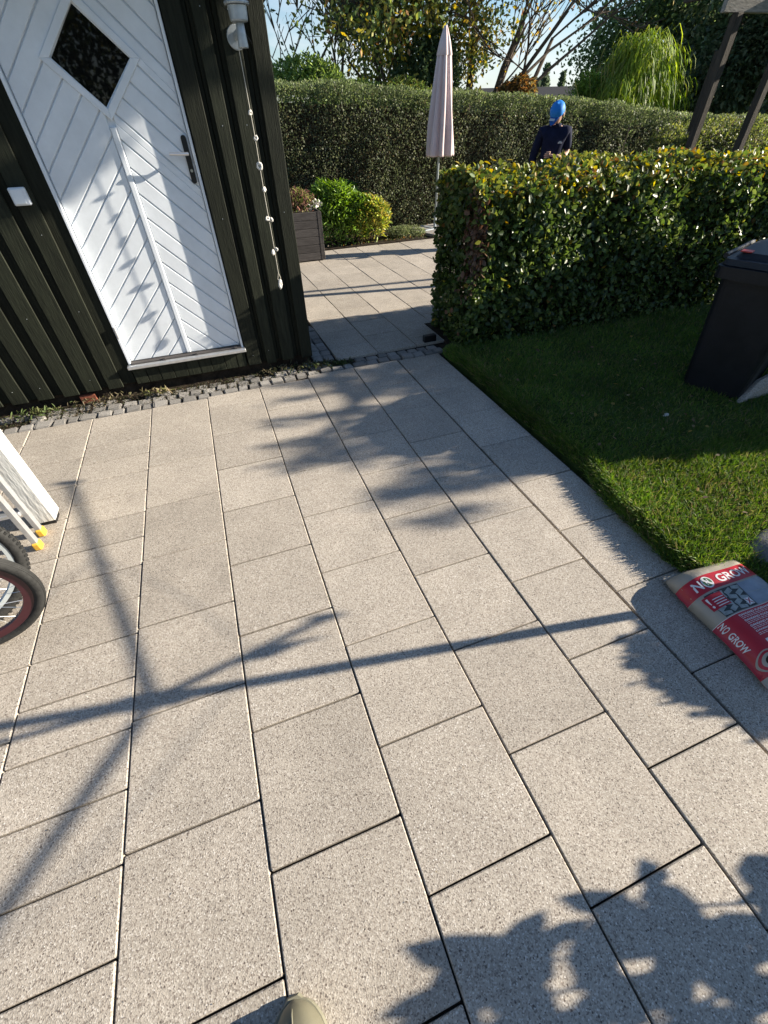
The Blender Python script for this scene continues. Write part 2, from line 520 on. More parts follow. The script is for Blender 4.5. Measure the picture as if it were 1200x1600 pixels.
PX0, PW, PL = -1.0742, 0.4001, 0.4033
def edge_y(x):
    return 3.285 if x < -0.3 else (3.285 + (x + 0.3) * 0.075 / 0.8 if x < 0.5 else 3.36)
phase = {-4: .31, -3: .12, -2: .25, -1: 2.775, 0: 2.879, 1: 2.899, 2: 3.111, 3: 2.909, 4: 2.735, 5: 2.54, 6: 2.735}
for i in range(-4, 7):
    x0 = PX0 + i * PW; x1 = x0 + PW
    top = edge_y((x0 + x1) / 2)
    step = PL / 2 if i in (0,) else PL
    if i == -1: step = PL * 0.75
    y = phase[i]
    while y < top - 0.02: y += step
    ys = [top]
    y -= step
    while y > -1.7:
        ys.append(y); y -= step
    ys.append(y)
    z = -0.006 if i == 6 else 0
    xs0 = x0 + (0.010 if i == 6 else 0)
    for a, c in zip(ys[:-1], ys[1:]):
        put_slab(xs0, x1, c, a, paving, z, tilt=2.4 if i == 6 else 1.0, gapx=0.0055 + (0.0015 if i in (4, 5) else 0), gapy=0.0055 if i != 2 else 0.007)

# patio slabs, laid in their own slightly turned grid
ang = math.radians(1.3)
M4 = Matrix.Translation((0.845, 3.57, 0)) @ Matrix.Rotation(ang, 4, 'Z')
pj = [0.25, 0.41, 0.17, 0.33, 0.10, 0.36, 0.21, 0.30, 0.15]
for i in range(9):
    x0 = i * 0.385; y = pj[i]; ys = [0.0]
    while y < 4.02:
        ys.append(y); y += PL
    ys.append(4.03)
    for a, c in zip(ys[:-1], ys[1:]):
        put_slab(x0, x0 + 0.385, a, c, patio, 0.0, gapy=.006, M4=M4)

# granite setts
def sett_mesh(seed):
    r = random.Random(seed)
    bm = bmesh.new()
    bmesh.ops.create_cube(bm, size=1)
    for v in bm.verts:
        v.co.x += r.uniform(-.05, .05); v.co.y += r.uniform(-.05, .05)
    bmesh.ops.bevel(bm, geom=list(bm.edges), offset=0.085, segments=2, affect='EDGES')
    for v in bm.verts:
        v.co += Vector((r.uniform(-.025, .025), r.uniform(-.025, .025), r.uniform(-.03, .03)))
    me = bpy.data.meshes.new('granite_sett')
    bm.to_mesh(me); bm.free()
    me.materials.append(M['granite'])
    return me
SETT = [sett_mesh(i) for i in range(7)]
b = MB(); b.box(-4.2, 1.90, 3.30, 3.66, -0.067, -0.022); b.box(0.6, 0.85, 3.665, 4.6, -0.067, -0.022)
strip = b.obj('sett_strip', M['soil'], kind='structure')
def put_sett(x, y, lx, ly, z, rz=0):
    o = bpy.data.objects.new('granite_sett', random.choice(SETT))
    C.objects.link(o); o.parent = strip
    o.location = (x, y, z - 0.026)
    o.scale = (lx, ly, 0.05)
    o.rotation_euler = (random.gauss(0, .035), random.gauss(0, .035), rz + random.gauss(0, .05) + random.choice((0, PI)))
for row in range(3):
    x = -2.3 + 0.03 * row
    while x < 1.72:
        lx = random.uniform(0.082, 0.118)
        ey = edge_y(x) + 0.008
        y = ey + 0.045 + row * 0.094 + random.gauss(0, 0.004)
        z = random.gauss(0.0, 0.004) - (0.004 if row == 1 else 0)
        if row == 2: z -= 0.012
        if row == 2 and (x > 0.55 or random.random() < 0.3): x += lx; continue
        if row == 1 and x < -0.9 and random.random() < 0.35: z -= 0.014
        if row == 1 and 0.7 < x < 0.95: z -= 0.02
        put_sett(x + lx / 2, y, lx - 0.013, 0.083, z - .002)
        x += lx
for col in range(2):
    y = 3.60
    while y < 4.45:
        ly = random.uniform(0.085, 0.115)
        put_sett(0.695 + col * 0.092, y + ly / 2, 0.085, ly - 0.008, random.gauss(-0.004, 0.004))
        y += ly

# lawn with a raised, uneven edge
def lawn_edge(y):
    return 1.775 + 0.02 * math.sin(y * 5.1) + 0.012 * math.sin(y * 13 + 1) - 0.075 * min(1, max(0, (1.7 - y) * 1.6))
vs = []; fs = []
ys = np.linspace(-2.5, 3.40, 90)
xs_off = [0.0, 0.02, 0.05, 0.12, 0.25, 0.5, 0.9, 1.4, 2.0, 3.0, 5.0, 8.0, 14.0, 30.0]
for y in ys:
    for k, dx in enumerate(xs_off):
        x = lawn_edge(y) + dx
        z = [-0.06, 0.0, 0.032, 0.048][k] if k < 4 else 0.050 + 0.006 * math.sin(3 * x + 2 * y) * math.cos(2.3 * y)
        if k < 4: z += random.uniform(-.006, .006)
        vs.append((x, y, z))
n = len(xs_off)
for j in range(len(ys) - 1):
    for k in range(n - 1):
        fs.append((j * n + k, j * n + k + 1, (j + 1) * n + k + 1, (j + 1) * n + k))
b = MB(); b.add(vs, fs); lawn = b.obj('lawn', M['grassland'], smooth=True, kind='structure')
b = MB(); b.box(1.90, 9.0, 3.33, 4.05, -0.06, 0.006)
b.obj('hedge_bed', M['soil'], kind='structure')
b = MB(); b.box(1.6, 16, 7.665, 11.0, -0.06, 0.012)
b.obj('planting_bed', M['soil'], kind='structure')

# grass blades
def blades(n, xf, yf, hmin, hmax, pal, wts, edge=False, width=0.0045, lean=0.5):
    y = yf(n); x = xf(n, y)
    h = RNG.uniform(hmin, hmax, n)
    d = RNG.normal(size=(n, 2)) * lean
    if edge: d[:, 0] -= 0.55
    z0 = np.interp(x - np.vectorize(lawn_edge)(y), [0, .02, .05, .12], [-.01, .0, .03, .046])
    P = np.stack([x, y, z0], 1)
    up = np.stack([d[:, 0], d[:, 1], np.ones(n)], 1); up = norm(up)
    side = norm(np.cross(up, rand_dir(n))) * width * 0.5
    drop = np.stack([d[:, 0], d[:, 1], -0.45 * np.ones(n)], 1) * 0.45
    A = P - side; B = P + side
    Mid = P + up * (h * 0.55)[:, None]
    T = Mid + norm(up + drop) * (h * 0.45)[:, None]
    V = np.stack([A, B, Mid + side * .8, Mid - side * .8, T], 1)
    cols = pick(pal, n, wts, 0.22) * (1 + .32 * vnoise(P, 2.4, 61) + .2 * vnoise(P, 7.0, 62))[:, None].clip(.5, 1.7)
    yl = RNG.uniform(0, 1, n) < .05 + .10 * (vnoise(P, 3.0, 63) > .35)
    cols = np.where(yl[:, None], pick([(.26, .24, .09), (.22, .17, .09)], n), cols)
    base = (np.arange(n) * 5)[:, None]
    F4 = base + np.array([[0, 1, 2, 3]]); F3 = base + np.array([[3, 2, 4, 4]])
    V = V.reshape(-1, 3)
    return V, F4, F3, np.repeat(cols, 5, axis=0)
def grass_obj(name, parts, label):
    Vs = []; Fs = []; Cs = []; k = 0
    for V, F4, F3, cl in parts:
        Vs.append(V); Cs.append(cl)
        Fs.append(F4 + k)
        # the tip as a thin quad (a hair of width at the top)
        Fs.append(F3 + k); k += len(V)
    V = np.concatenate(Vs); F = np.concatenate(Fs); Cc = np.concatenate(Cs)
    me = bpy.data.meshes.new(name)
    deg = F[:, 2] == F[:, 3]
    f4 = F[~deg]; f3 = F[deg][:, :3]
    me.vertices.add(len(V)); me.vertices.foreach_set('co', V.astype(np.float32).ravel())
    me.loops.add(f4.size + f3.size)
    me.loops.foreach_set('vertex_index', np.concatenate([f4.ravel(), f3.ravel()]).astype(np.int32))
    st = np.concatenate([np.arange(len(f4)) * 4, f4.size + np.arange(len(f3)) * 3]).astype(np.int32)
    me.polygons.add(len(st)); me.polygons.foreach_set('loop_start', st)
    me.update(calc_edges=True)
    a = me.attributes.new('leafcol', 'FLOAT_COLOR', 'POINT')
    cc = np.ones((len(V), 4), dtype=np.float32); cc[:, :3] = Cc
    a.data.foreach_set('color', cc.ravel())
    return link(name, me, M['leaf_dull'], label=label, cat='grass', kind='stuff')
GP = [(0.075, 0.145, 0.022), (0.115, 0.19, 0.03), (0.17, 0.21, 0.045), (0.065, 0.12, 0.028), (0.24, 0.21, 0.10)]
GW = [4, 4, 2, 3, 0.6]
ledge = np.vectorize(lawn_edge)
parts = [
    blades(70000, lambda n, y: ledge(y) + 0.02 + RNG.uniform(0, 1, n) ** 1.3 * 2.6, lambda n: RNG.uniform(0.25, 3.3, n), 0.022, 0.05, GP, GW),
    blades(9000, lambda n, y: ledge(y) + RNG.uniform(0.0, 0.09, n), lambda n: RNG.uniform(0.3, 3.3, n), 0.035, 0.085, GP, GW, edge=True, lean=0.45),
    blades(26000, lambda n, y: ledge(y) + RNG.uniform(0.02, 1.5, n), lambda n: RNG.uniform(0.35, 1.4, n), 0.025, 0.06, GP, GW, width=0.004),
    blades(12000, lambda n, y: ledge(y) + 2.4 + RNG.uniform(0, 3, n), lambda n: RNG.uniform(0.2, 3.3, n), 0.03, 0.055, GP, GW, width=0.008),
]
grass_obj('lawn_grass', parts, 'short green lawn grass with shaggy tufts along the paving edge')

# fallen leaves and crumbs on lawn and slabs
n = 70
P = np.stack([RNG.uniform(1.85, 3.4, n), RNG.uniform(0.8, 3.1, n), np.full(n, 0.085)], 1)
me = leaves('fallen_leaves', P, np.array([0, 0, 1.]) + 0.35 * RNG.normal(size=(n, 3)), rand_dir(n), RNG.uniform(.02, .04, n), 0.7, pick([(0.25, .2, .1), (.3, .22, .06), (.18, .12, .07)], n), 'leaf6')
link('fallen_leaves', me, M['leaf_dull'], label='scattered small dry leaves lying on the shaded lawn', cat='fallen leaves', kind='stuff')

# ================================================================ TIMBER OUTBUILDING
YF = 3.58          # face of the proud boards
YU = 3.602         # face of the boards behind
YD = 3.625         # face of the door slats
DX0, DX1, DZ0, DZ1 = -0.765, 0.09, 0.232, 2.24
shed = empty('timber_outbuilding', (0, 0, 0), label='dark green timber-clad outbuilding with a white door, at left', cat='building')
proud = [(-.965, -.862), (-1.118, -1.015), (-1.274, -1.171), (-1.443, -1.341), (-1.612, -1.51), (-1.775, -1.672), (-1.94, -1.838), (-2.1, -2.0), (-2.27, -2.165),
         (.098, .20), (.250, .326), (.380, .478), (.541, .634)]
def board_mesh(w_, h_, t_, name='cladding_board'):
    bb = MB(); bb.box(-w_ / 2, w_ / 2, 0, t_, 0, h_, ch=0.003)
    me = bb.mesh(name); return me
for i, (a, c) in enumerate(proud):
    me = board_mesh(c - a, 2.28, 0.02)
    o = link('cladding_board', me, M['green_paint'], shed, loc=((a + c) / 2, YF + random.uniform(-.0012, .0012), 0.066 + random.uniform(-.006, .006)))
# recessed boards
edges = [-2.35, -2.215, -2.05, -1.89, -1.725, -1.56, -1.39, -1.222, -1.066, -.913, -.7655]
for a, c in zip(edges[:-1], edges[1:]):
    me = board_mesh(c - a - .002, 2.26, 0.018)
    link('cladding_board', me, M['green_shaded'], shed, loc=((a + c) / 2, YU, 0.078 + random.uniform(-.004, .004)))
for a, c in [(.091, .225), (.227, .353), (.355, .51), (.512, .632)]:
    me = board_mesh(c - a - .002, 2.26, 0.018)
    link('cladding_board', me, M['green_shaded'], shed, loc=((a + c) / 2, YU, 0.078))
# short boards under the sill
x = -0.762
while x < 0.085:
    wd = min(random.uniform(.093, .104), .088 - x)
    if wd > .02:
        me = board_mesh(wd - .003, 0.122, 0.02)
        link('cladding_board', me, M['green_paint'], shed, loc=(x + wd / 2, YF + .008 + random.uniform(-.001, .001), 0.068))
    x += wd
# walls behind the cladding, roof, floor
b = MB()
b.box(-4.4, DX0 - .002, 3.64, 3.70, 0.085, 2.34)
b.box(DX1 + .002, .60, 3.64, 3.70, 0.085, 2.34)
b.box(DX0 - .001, DX1 + .001, 3.64, 3.70, DZ1 + .03, 2.34)
b.box(.57, .63, 3.70, 6.0, 0.085, 2.34)
b.box(-4.4, .57, 5.94, 6.0, 0.085, 2.34)
b.box(-4.4, -4.34, 3.70, 5.94, 0.085, 2.34)
b.obj('wall', M['green_shaded'], shed)
b = MB(); b.box(-4.4, .61, 3.63, 6.0, -0.06, 0.083); b.obj('foundation', M['soil'], shed)
b = MB(); b.box(-1.19, -1.08, 3.598, 3.628, -0.02, 0.045, ch=.003); b.obj('brick', M['brick'], shed)
b = MB(); b.box(-4.6, .92, 3.34, 6.3, 2.345, 2.42, ch=.005)
rf = b.obj('roof', M['roof'], shed)
b = MB(); b.box(-4.6, .92, 3.315, 3.337, 2.24, 2.43, ch=.003); b.box(.92, .942, 3.315, 6.3, 2.24, 2.43, ch=.003)
b.obj('fascia', M['green_paint'], rf)

# ---- door
dr = empty('door', (0, 0, 0)); dr.parent = shed
dr['label'] = 'white door with herringbone slats and a diamond window'
XC = -0.322
DIAX, DIAZ, DH = -0.315, 1.819, 0.195
b = MB()
b.prism([(DX0 + .018, DZ0), (DX1 - .018, DZ0), (DX1 - .018, DZ1), (XC, DZ1), (XC, DIAZ + DH - .005), (DIAX + DH - .005, DIAZ), (XC, DIAZ - DH + .005), (XC, DZ0 + .001)], YD + .012, YD + .045)
b.prism([(DX0 + .018, DZ0), (XC - .0005, DZ0), (XC - .0005, DIAZ - DH + .005), (DIAX - DH + .005, DIAZ), (XC - .0005, DIAZ + DH - .005), (XC - .0005, DZ1), (DX0 + .018, DZ1)], YD + .012, YD + .045)
b.obj('leaf_panel', M['white_paint'], dr)

def clip(poly, a, b_, c, keep_less=True):
    """keep a*x+b*z<=c"""
    out = []
    n = len(poly)
    f = lambda p: (a * p[0] + b_ * p[1] - c) * (1 if keep_less else -1)
    for i in range(n):
        p, q = poly[i], poly[(i + 1) % n]
        fp, fq = f(p), f(q)
        if fp <= 0: out.append(p)
        if (fp < 0 < fq) or (fq < 0 < fp):
            t = fp / (fp - fq)
            out.append((p[0] + t * (q[0] - p[0]), p[1] + t * (q[1] - p[1])))
    return out
def area(poly):
    return abs(sum(poly[i][0] * poly[(i + 1) % len(poly)][1] - poly[(i + 1) % len(poly)][0] * poly[i][1] for i in range(len(poly)))) / 2
slat_step = 0.1265
g = 0.0045
for side in (-1, 1):
    if side < 0: rect = [(DX0 + .021, DZ0 + .004), (XC - .019, DZ0 + .004), (XC - .019, DZ1), (DX0 + .021, DZ1)]
    else: rect = [(XC + .019, DZ0 + .004), (DX1 - .021, DZ0 + .004), (DX1 - .021, DZ1), (XC + .019, DZ1)]
    # groove lines: z = z0 - side*(x - xr)
    zr = 1.486 if side < 0 else 1.484
    xr = -0.363 if side < 0 else -0.295
    for k in range(-13, 12):
        c0 = zr + k * slat_step + side * xr; c1 = c0 + slat_step      # side*x + z = c
        poly = clip(rect, side, 1, c0 + g, False)
        if len(poly) > 2: poly = clip(poly, side, 1, c1 - g, True)
        if len(poly) < 3: continue
        # keep clear of the window moulding: outside the diamond on this side
        DD = DH + .048
        cd_ = side * DIAX + DIAZ
        mid = (c0 + c1) / 2
        pieces = [poly]
        if abs(mid - cd_) < DD + slat_step * .5:
            lo, hi = cd_ - DD, cd_ + DD
            if abs(lo - c0) < .045: lo = c0
            if abs(lo - c1) < .045: lo = c1
            if abs(hi - c0) < .045: hi = c0
            if abs(hi - c1) < .045: hi = c1
            pieces = []
            below = clip(poly, side, 1, lo, True)
            above = clip(poly, side, 1, hi, False)
            m_ = clip(clip(poly, side, 1, lo, False) or [(0, 0)] * 3, side, 1, hi, True)
            # middle strip: only where beyond the diamond sideways
            if len(m_) > 2:
                m_ = clip(m_, -side, 1, (-side * DIAX + DIAZ) - DD, True)
            pieces = [p for p in (below, above, m_) if len(p) > 2]
        for p in pieces:
            q = []
            for v in p:
                if not q or (abs(v[0] - q[-1][0]) + abs(v[1] - q[-1][1])) > 1e-4: q.append(v)
            if len(q) > 2 and abs(q[0][0] - q[-1][0]) + abs(q[0][1] - q[-1][1]) < 1e-4: q.pop()
            if len(q) < 3 or area(q) < 3e-4: continue
            bb = MB(); bb.prism(q, YD + random.uniform(-.0006, .0006), YD + .013, ch=.0035)
            bb.obj('slat', M['white_paint'], dr)
# centre rib
b = MB(); b.box(XC - .017, XC + .017, YD - .007, YD + .013, DZ0 + .004, DIAZ - DH - .075, ch=.006); b.obj('centre_rib', M['white_paint'], dr)
b = MB(); b.box(XC - .017, XC + .017, YD - .007, YD + .013, DIAZ + DH + .075, DZ1, ch=.006); b.obj('centre_rib', M['white_paint'], dr)
# diamond moulding + pane
def dia(r): return [(DIAX, DIAZ - r), (DIAX + r, DIAZ), (DIAX, DIAZ + r), (DIAX - r, DIAZ)]
fr = empty('window', (0, 0, 0)); fr.parent = dr
for i in range(4):
    o_, i_ = dia(DH + .05), dia(DH)
    j = (i + 1) % 4
    bb = MB(); bb.prism([o_[i], o_[j], i_[j], i_[i]], YD - .008, YD + .020, ch=.003)
    bb.obj('moulding', M['white_paint'], dr)
bb = MB(); bb.prism(dia(DH - .0005), YD + .024, YD + .029); bb.obj('window_pane', M['glass'], dr)
bpy.data.objects.remove(fr)
# white jamb, threshold and sill
b = MB()
b.box(DX0, DX0 + .016, YF + .012, YD + .04, DZ0 - .01, DZ1 + .02, ch=.002)
b.box(DX1 - .016, DX1, YF + .012, YD + .04, DZ0 - .01, DZ1 + .02, ch=.002)
b.box(DX0 + .016, DX1 - .016, YF + .012, YD + .04, DZ1 + .002, DZ1 + .02)
b.obj('door_frame', M['white_paint'], shed)
b = MB(); b.box(DX0 - .012, DX1 + .012, YF - .030, YD + .03, .196, .2215, ch=.004); b.obj('sill', M['alu'], shed)
b = MB(); b.box(DX0 + .017, DX1 - .017, YF + .004, YD + .02, .222, .232, ch=.002)
for q in (-.52, -.28, .02): b.box(q, q + .02, YF - .003, YF + .004, .2225, .240, ch=.001)
b.obj('threshold', M['wood_grey'], shed)
# hinge
for hz_ in (.42, 1.9):
    b = MB(); b.tube([(DX0 + .012, YF + .006, hz_), (DX0 + .012, YF + .006, hz_ + .08)], .008, 8); b.obj('hinge', M['alu'], dr)
# handle: black backplate, steel lever, lock cylinder
b = MB()
prof = []
for k in range(9):
    a = PI * k / 8; prof.append((.044 + .0155 * math.cos(a), 1.487 + .0155 * math.sin(a)))
for k in range(9):
    a = PI + PI * k / 8; prof.append((.044 + .0155 * math.cos(a), 1.285 + .0155 * math.sin(a)))
b.prism(prof, YD - .014, YD - .002, ch=.002)
b.obj('handle_plate', M['black'], dr)
b = MB(); b.tube([(.044, YD - .010, 1.417), (.044, YD - .050, 1.417)], .0085, 10)
b.tube([(.050, YD - .052, 1.417), (.02, YD - .054, 1.417), (-.060, YD - .056, 1.421)], [.009, .0095, .0085], 10)
b.obj('lever', M['steel'], dr, smooth=False)
b = MB(); b.tube([(.044, YD - .012, 1.335), (.044, YD - .020, 1.335)], .0085, 10); b.obj('lock_cylinder', M['steel'], dr)

# ---- things on the wall
sw = empty('wall_switch', (-0.925, YF, 1.225), label='small white square switch box on dark cladding left of door', cat='switch')
b = MB(); b.box(-.042, .042, -.030, 0, 0, .084, ch=.005); b.obj('housing', M['white_paint'], sw)
b = MB(); b.box(-.034, .024, -.0345, -.0302, .008, .076, ch=.002); b.obj('rocker', M['white_paint'], sw)

LX, LY_ = 0.468, 3.454
lamp = empty('wall_lamp', (0, 0, 0), label='grey outdoor wall lamp on the dark cladding right of the door', cat='lamp')
b = MB()
prof = [(LX + .050 * math.cos(2 * PI * k / 24) - .012, 1.895 + .050 * math.sin(2 * PI * k / 24)) for k in range(24)]
b.prism(prof, YF - .012, YF - .0005, ch=.003); b.obj('backplate', M['galv'], lamp)
b = MB(); b.tube([(LX - .012, YF - .01, 1.90), (LX - .002, LY_ + .02, 1.905)], .018, 12); b.obj('arm', M['galv'], lamp)
b = MB(); b.lathe([(.0, 1.845), (.0255, 1.845), (.0265, 1.85), (.023, 1.90), (.0215, 1.938), (.0, 1.938)], 24, (LX + .003, LY_, 0)); b.obj('stem', M['galv'], lamp, smooth=True)
b = MB(); b.lathe([(.022, 1.938), (.043, 1.940), (.046, 1.946), (.049, 1.995), (.0, 1.996)], 28, (LX + .003, LY_, 0)); b.obj('cup', M['galv'], lamp)
b = MB(); b.lathe([(.048, 1.997), (.062, 1.998), (.064, 2.003), (.062, 2.009), (.046, 2.011), (.0, 2.012)], 28, (LX + .003, LY_, 0)); b.obj('rim', M['galv'], lamp)
b = MB(); b.lathe([(.046, 2.012), (.047, 2.16), (.07, 2.165), (.05, 2.20), (0, 2.21)], 24, (LX + .003, LY_, 0)); b.obj('lantern', M['wood_grey'], lamp)
b = MB(); b.tube([(LX + .03, LY_ + .03, 1.90), (LX + .055, LY_ + .04, 1.87), (LX + .07, 3.575, 1.83)], .0015, 5); b.obj('wire', M['black'], lamp)
b = MB(); b.tube([(LX - .03, LY_ + .03, 1.97), (LX - .06, 3.53, 2.0), (LX - .09, 3.575, 2.08)], .0015, 5); b.obj('wire', M['black'], lamp)

# string of holed stones
def pebble(name, loc, rx, ry, rz_, hole=True, seed=0, rot=(0, 0, 0), parent=None):
    r = random.Random(seed)
    b = MB(); vs = []; fs = []
    n1, n2 = 14, 8
    for i in range(n1):
        a = 2 * PI * i / n1
        k = 1 + .16 * math.sin(a * 2 + r.uniform(0, 6)) * .6 + r.uniform(-.06, .06)
        for j in range(n2):
            t = 2 * PI * j / n2
            R0, r0 = (0.62, 0.38) if hole else (0.5, 0.5)
            rr = (R0 + r0 * math.cos(t)) * k
            vs.append((rr * math.cos(a) * rx, r0 * math.sin(t) * 1.3 * ry, rr * math.sin(a) * rz_))
    for i in range(n1):
        for j in range(n2):
            fs.append((i * n2 + j, ((i + 1) % n1) * n2 + j, ((i + 1) % n1) * n2 + (j + 1) % n2, i * n2 + (j + 1) % n2))
    b.add(vs, fs)
    o = b.obj(name, M['stone'], parent, smooth=True, loc=loc)
    o.rotation_euler = rot
    return o
garl = empty('pebble_garland', (LX - .022, LY_, .62), label='cord strung with white holed pebbles hanging from the wall lamp', cat='garland')
def gz(z): return z - .62
zs = [(1.591, .014, .014, 1), (1.48, .013, .016, 1), (1.348, .019, .022, 1), (1.233, .014, .017, 0), (1.078, .017, .014, 1), (1.070, .012, .015, 0), (.884, .014, .019, 0), (.899, .011, .014, 1)]
xo = [0, .008, 0, .004, -.006, .018, -.008, .018]
for i, (z, rx, rz_, h) in enumerate(zs):
    pebble('pebble', (xo[i], random.uniform(-.004, .004), gz(z)), rx, .012, rz_, bool(h), i, (random.uniform(-.5, .5), random.uniform(-.5, .5), random.uniform(-.7, .7)), garl)
pebble('pebble', (.004, 0, gz(.678)), .016, .012, .034, False, 33, (0, .15, .3), garl)
b = MB()
b.tube([(-.002, 0, gz(1.848)), (.003, 0, gz(1.5)), (0, 0, gz(1.2)), (.004, 0, gz(.9)), (.003, 0, gz(.755))], .0022, 6)
b.tube([(.003, 0, gz(.755)), (-.008, 0, gz(.715)), (-.002, -.004, gz(.70))], .0018, 5); b.tube([(.003, 0, gz(.755)), (.013, 0, gz(.72)), (.008, -.004, gz(.70))], .0018, 5)
b.obj('cord', M['cord'], garl)

# weeds along the foot of the wall
def rosette_weed(name, loc, n, L0, pal, label, spread=.05, dry=False):
    P = np.array(loc) + np.stack([RNG.normal(0, spread, n), RNG.normal(0, spread * .35, n), RNG.uniform(0, .01, n)], 1)
    A = np.stack([RNG.normal(0, 1, n), RNG.normal(0, 1, n), RNG.uniform(.3, 1.6, n)], 1)
    me = leaves(name, P, rand_dir(n) + np.array([0, 0, .8]), A, RNG.uniform(.5, 1.2, n) * L0, .28, pick(pal, n), 'leaf6')
    rt_ = empty(name, loc, label=label, cat='weed', group='weeds growing between the setts')
    o = link('leaf_tuft', me, M['leaf_dull'], rt_, kind='stuff'); o.location = -Vector(loc); return rt_
rosette_weed('weed', (-.64, 3.50, .01), 70, .05, [(.30, .24, .15), (.2, .17, .09), (.12, .13, .05)], 'dry straw-coloured weed on the setts below the left end of door sill', .06)
rosette_weed('weed', (.36, 3.52, .01), 110, .04, [(.06, .075, .03), (.09, .09, .05), (.12, .1, .06)], 'dark low weed on the setts under the wall lamp', .12)
rosette_weed('weed', (.66, 3.50, .01), 130, .045, [(.05, .08, .025), (.08, .09, .04), (.13, .11, .06)], 'bushy weed at the foot of the outbuilding corner', .07)
rosette_weed('weed', (.86, 3.47, .0), 90, .035, [(.05, .08, .025), (.07, .09, .03)], 'mossy green weed where the setts meet the patio', .07)
rosette_weed('weed', (-1.5, 3.5, .01), 120, .045, [(.07, .10, .03), (.10, .11, .04)], 'green weed on the setts behind the white post', .12)
rosette_weed('weed', (-1.02, 3.53, .01), 90, .04, [(.12, .11, .05), (.16, .13, .08)], 'thin straggly weed below the brick under the cladding', .12)
# moss and crumbs in the soil strip
n = 9000
P = np.stack([RNG.uniform(-2.2, 1.0, n), RNG.uniform(3.38, 3.6, n), RNG.uniform(-.02, -.004, n)], 1)
me = leaves('moss', P, rand_dir(n) + np.array([0, 0, .6]), rand_dir(n), RNG.uniform(.004, .013, n), .8, pick([(.05, .06, .02), (.07, .055, .035), (.12, .09, .06), (.03, .04, .015)], n), 'diamond')
link('moss', me, M['leaf_dull'], label='moss and crumbs of soil between the granite setts', cat='moss', kind='stuff')

n = 3800
li = RNG.integers(-2, 8, n); yy = RNG.uniform(-.6, 3.3, n)
cl_ = vnoise(np.stack([li * 3.7, yy, yy * 0], 1), 3.0, 77) > -.1
P = np.stack([PX0 + PW * li + RNG.normal(0, .004, n), yy, RNG.uniform(-.008, .001, n)], 1)[cl_]
c = len(P)
me = leaves('joint_crumbs', P, rand_dir(c) + np.array([0, 0, 1.]), rand_dir(c), RNG.uniform(.002, .007, c), .7, pick([(.06, .045, .03), (.10, .08, .05), (.04, .05, .02), (.20, .15, .09)], c), 'diamond')
link('joint_crumbs', me, M['leaf_dull'], label='soil crumbs and bits of leaf caught in the slab joints', cat='debris', kind='stuff')
n = 900
P = np.stack([RNG.uniform(-1.6, 1.7, n), RNG.uniform(-.5, 3.3, n), np.full(n, .0015)], 1)
me = leaves('surface_crumbs', P, np.array([0, 0, 1.]) + .2 * RNG.normal(size=(n, 3)), rand_dir(n), RNG.uniform(.002, .006, n), .7, pick([(.05, .04, .03), (.10, .08, .05), (.25, .2, .12)], n), 'diamond')
link('surface_crumbs', me, M['leaf_dull'], label='tiny bits of dirt and leaf scattered over the slabs', cat='debris', kind='stuff')
b = MB()
for (a, c_) in proud:
    for z in (.16, .62, 1.08, 1.54, 2.0):
        if random.random() < .45: continue
        for q in ((a + c_) / 2 + random.uniform(-.012, .012),):
            zz = z + random.uniform(-.01, .01); b.tube([(q, YF - .0018, zz), (q, YF + .004, zz)], .0024, 6)
b.obj('nail_heads', M['galv'], shed, kind='stuff')

# ================================================================ HEDGES
def hedge_points(n, x0, x1, yf, yb, zt, depth=0.12, faces=(1, 1, 1, 0), amp=.05, seed=0, fr=None):
    """front(-y), top, left end(-x), back; yf,yb,zt functions of x. returns P, normals"""
    Ls = x1 - x0
    H_ = float(np.mean(zt(np.linspace(x0, x1, 9)))); D_ = float(np.mean(yb(np.linspace(x0, x1, 9)) - yf(np.linspace(x0, x1, 9))))
    ar = np.array([Ls * H_ * faces[0], Ls * D_ * faces[1], H_ * D_ * faces[2], Ls * H_ * faces[3]])
    cnt = (n * ar / ar.sum()).astype(int)
    Ps = []; Ns = []
    for k, c in enumerate(cnt):
        if c == 0: continue
        u = RNG.uniform(0, 1, c); v = RNG.uniform(0, 1, c)
        if fr is not None and k != 2: u = u ** fr
        x = x0 + u * Ls
        if k == 0: P = np.stack([x, yf(x), v * zt(x)], 1); Nn = np.tile([0, -1., 0.15], (c, 1))
        elif k == 1: P = np.stack([x, yf(x) + v * (yb(x) - yf(x)), zt(x)], 1); Nn = np.tile([0, 0., 1.], (c, 1))
        elif k == 2:
            x = np.full(c, x0); P = np.stack([x, yf(x) + u * (yb(x) - yf(x)), v * zt(x)], 1); Nn = np.tile([-1., 0, 0.15], (c, 1))
        else: P = np.stack([x, yb(x), v * zt(x)], 1); Nn = np.tile([0, 1., 0.15], (c, 1))
        d = np.minimum(RNG.exponential(depth * .5, c), depth * 2)
        bulge = amp * (vnoise(P, 3.1, seed) + .5 * vnoise(P, 9.0, seed + 1))
        P = P + Nn * (bulge - d)[:, None]
        Ps.append(P); Ns.append(Nn)
    return np.concatenate(Ps), np.concatenate(Ns)

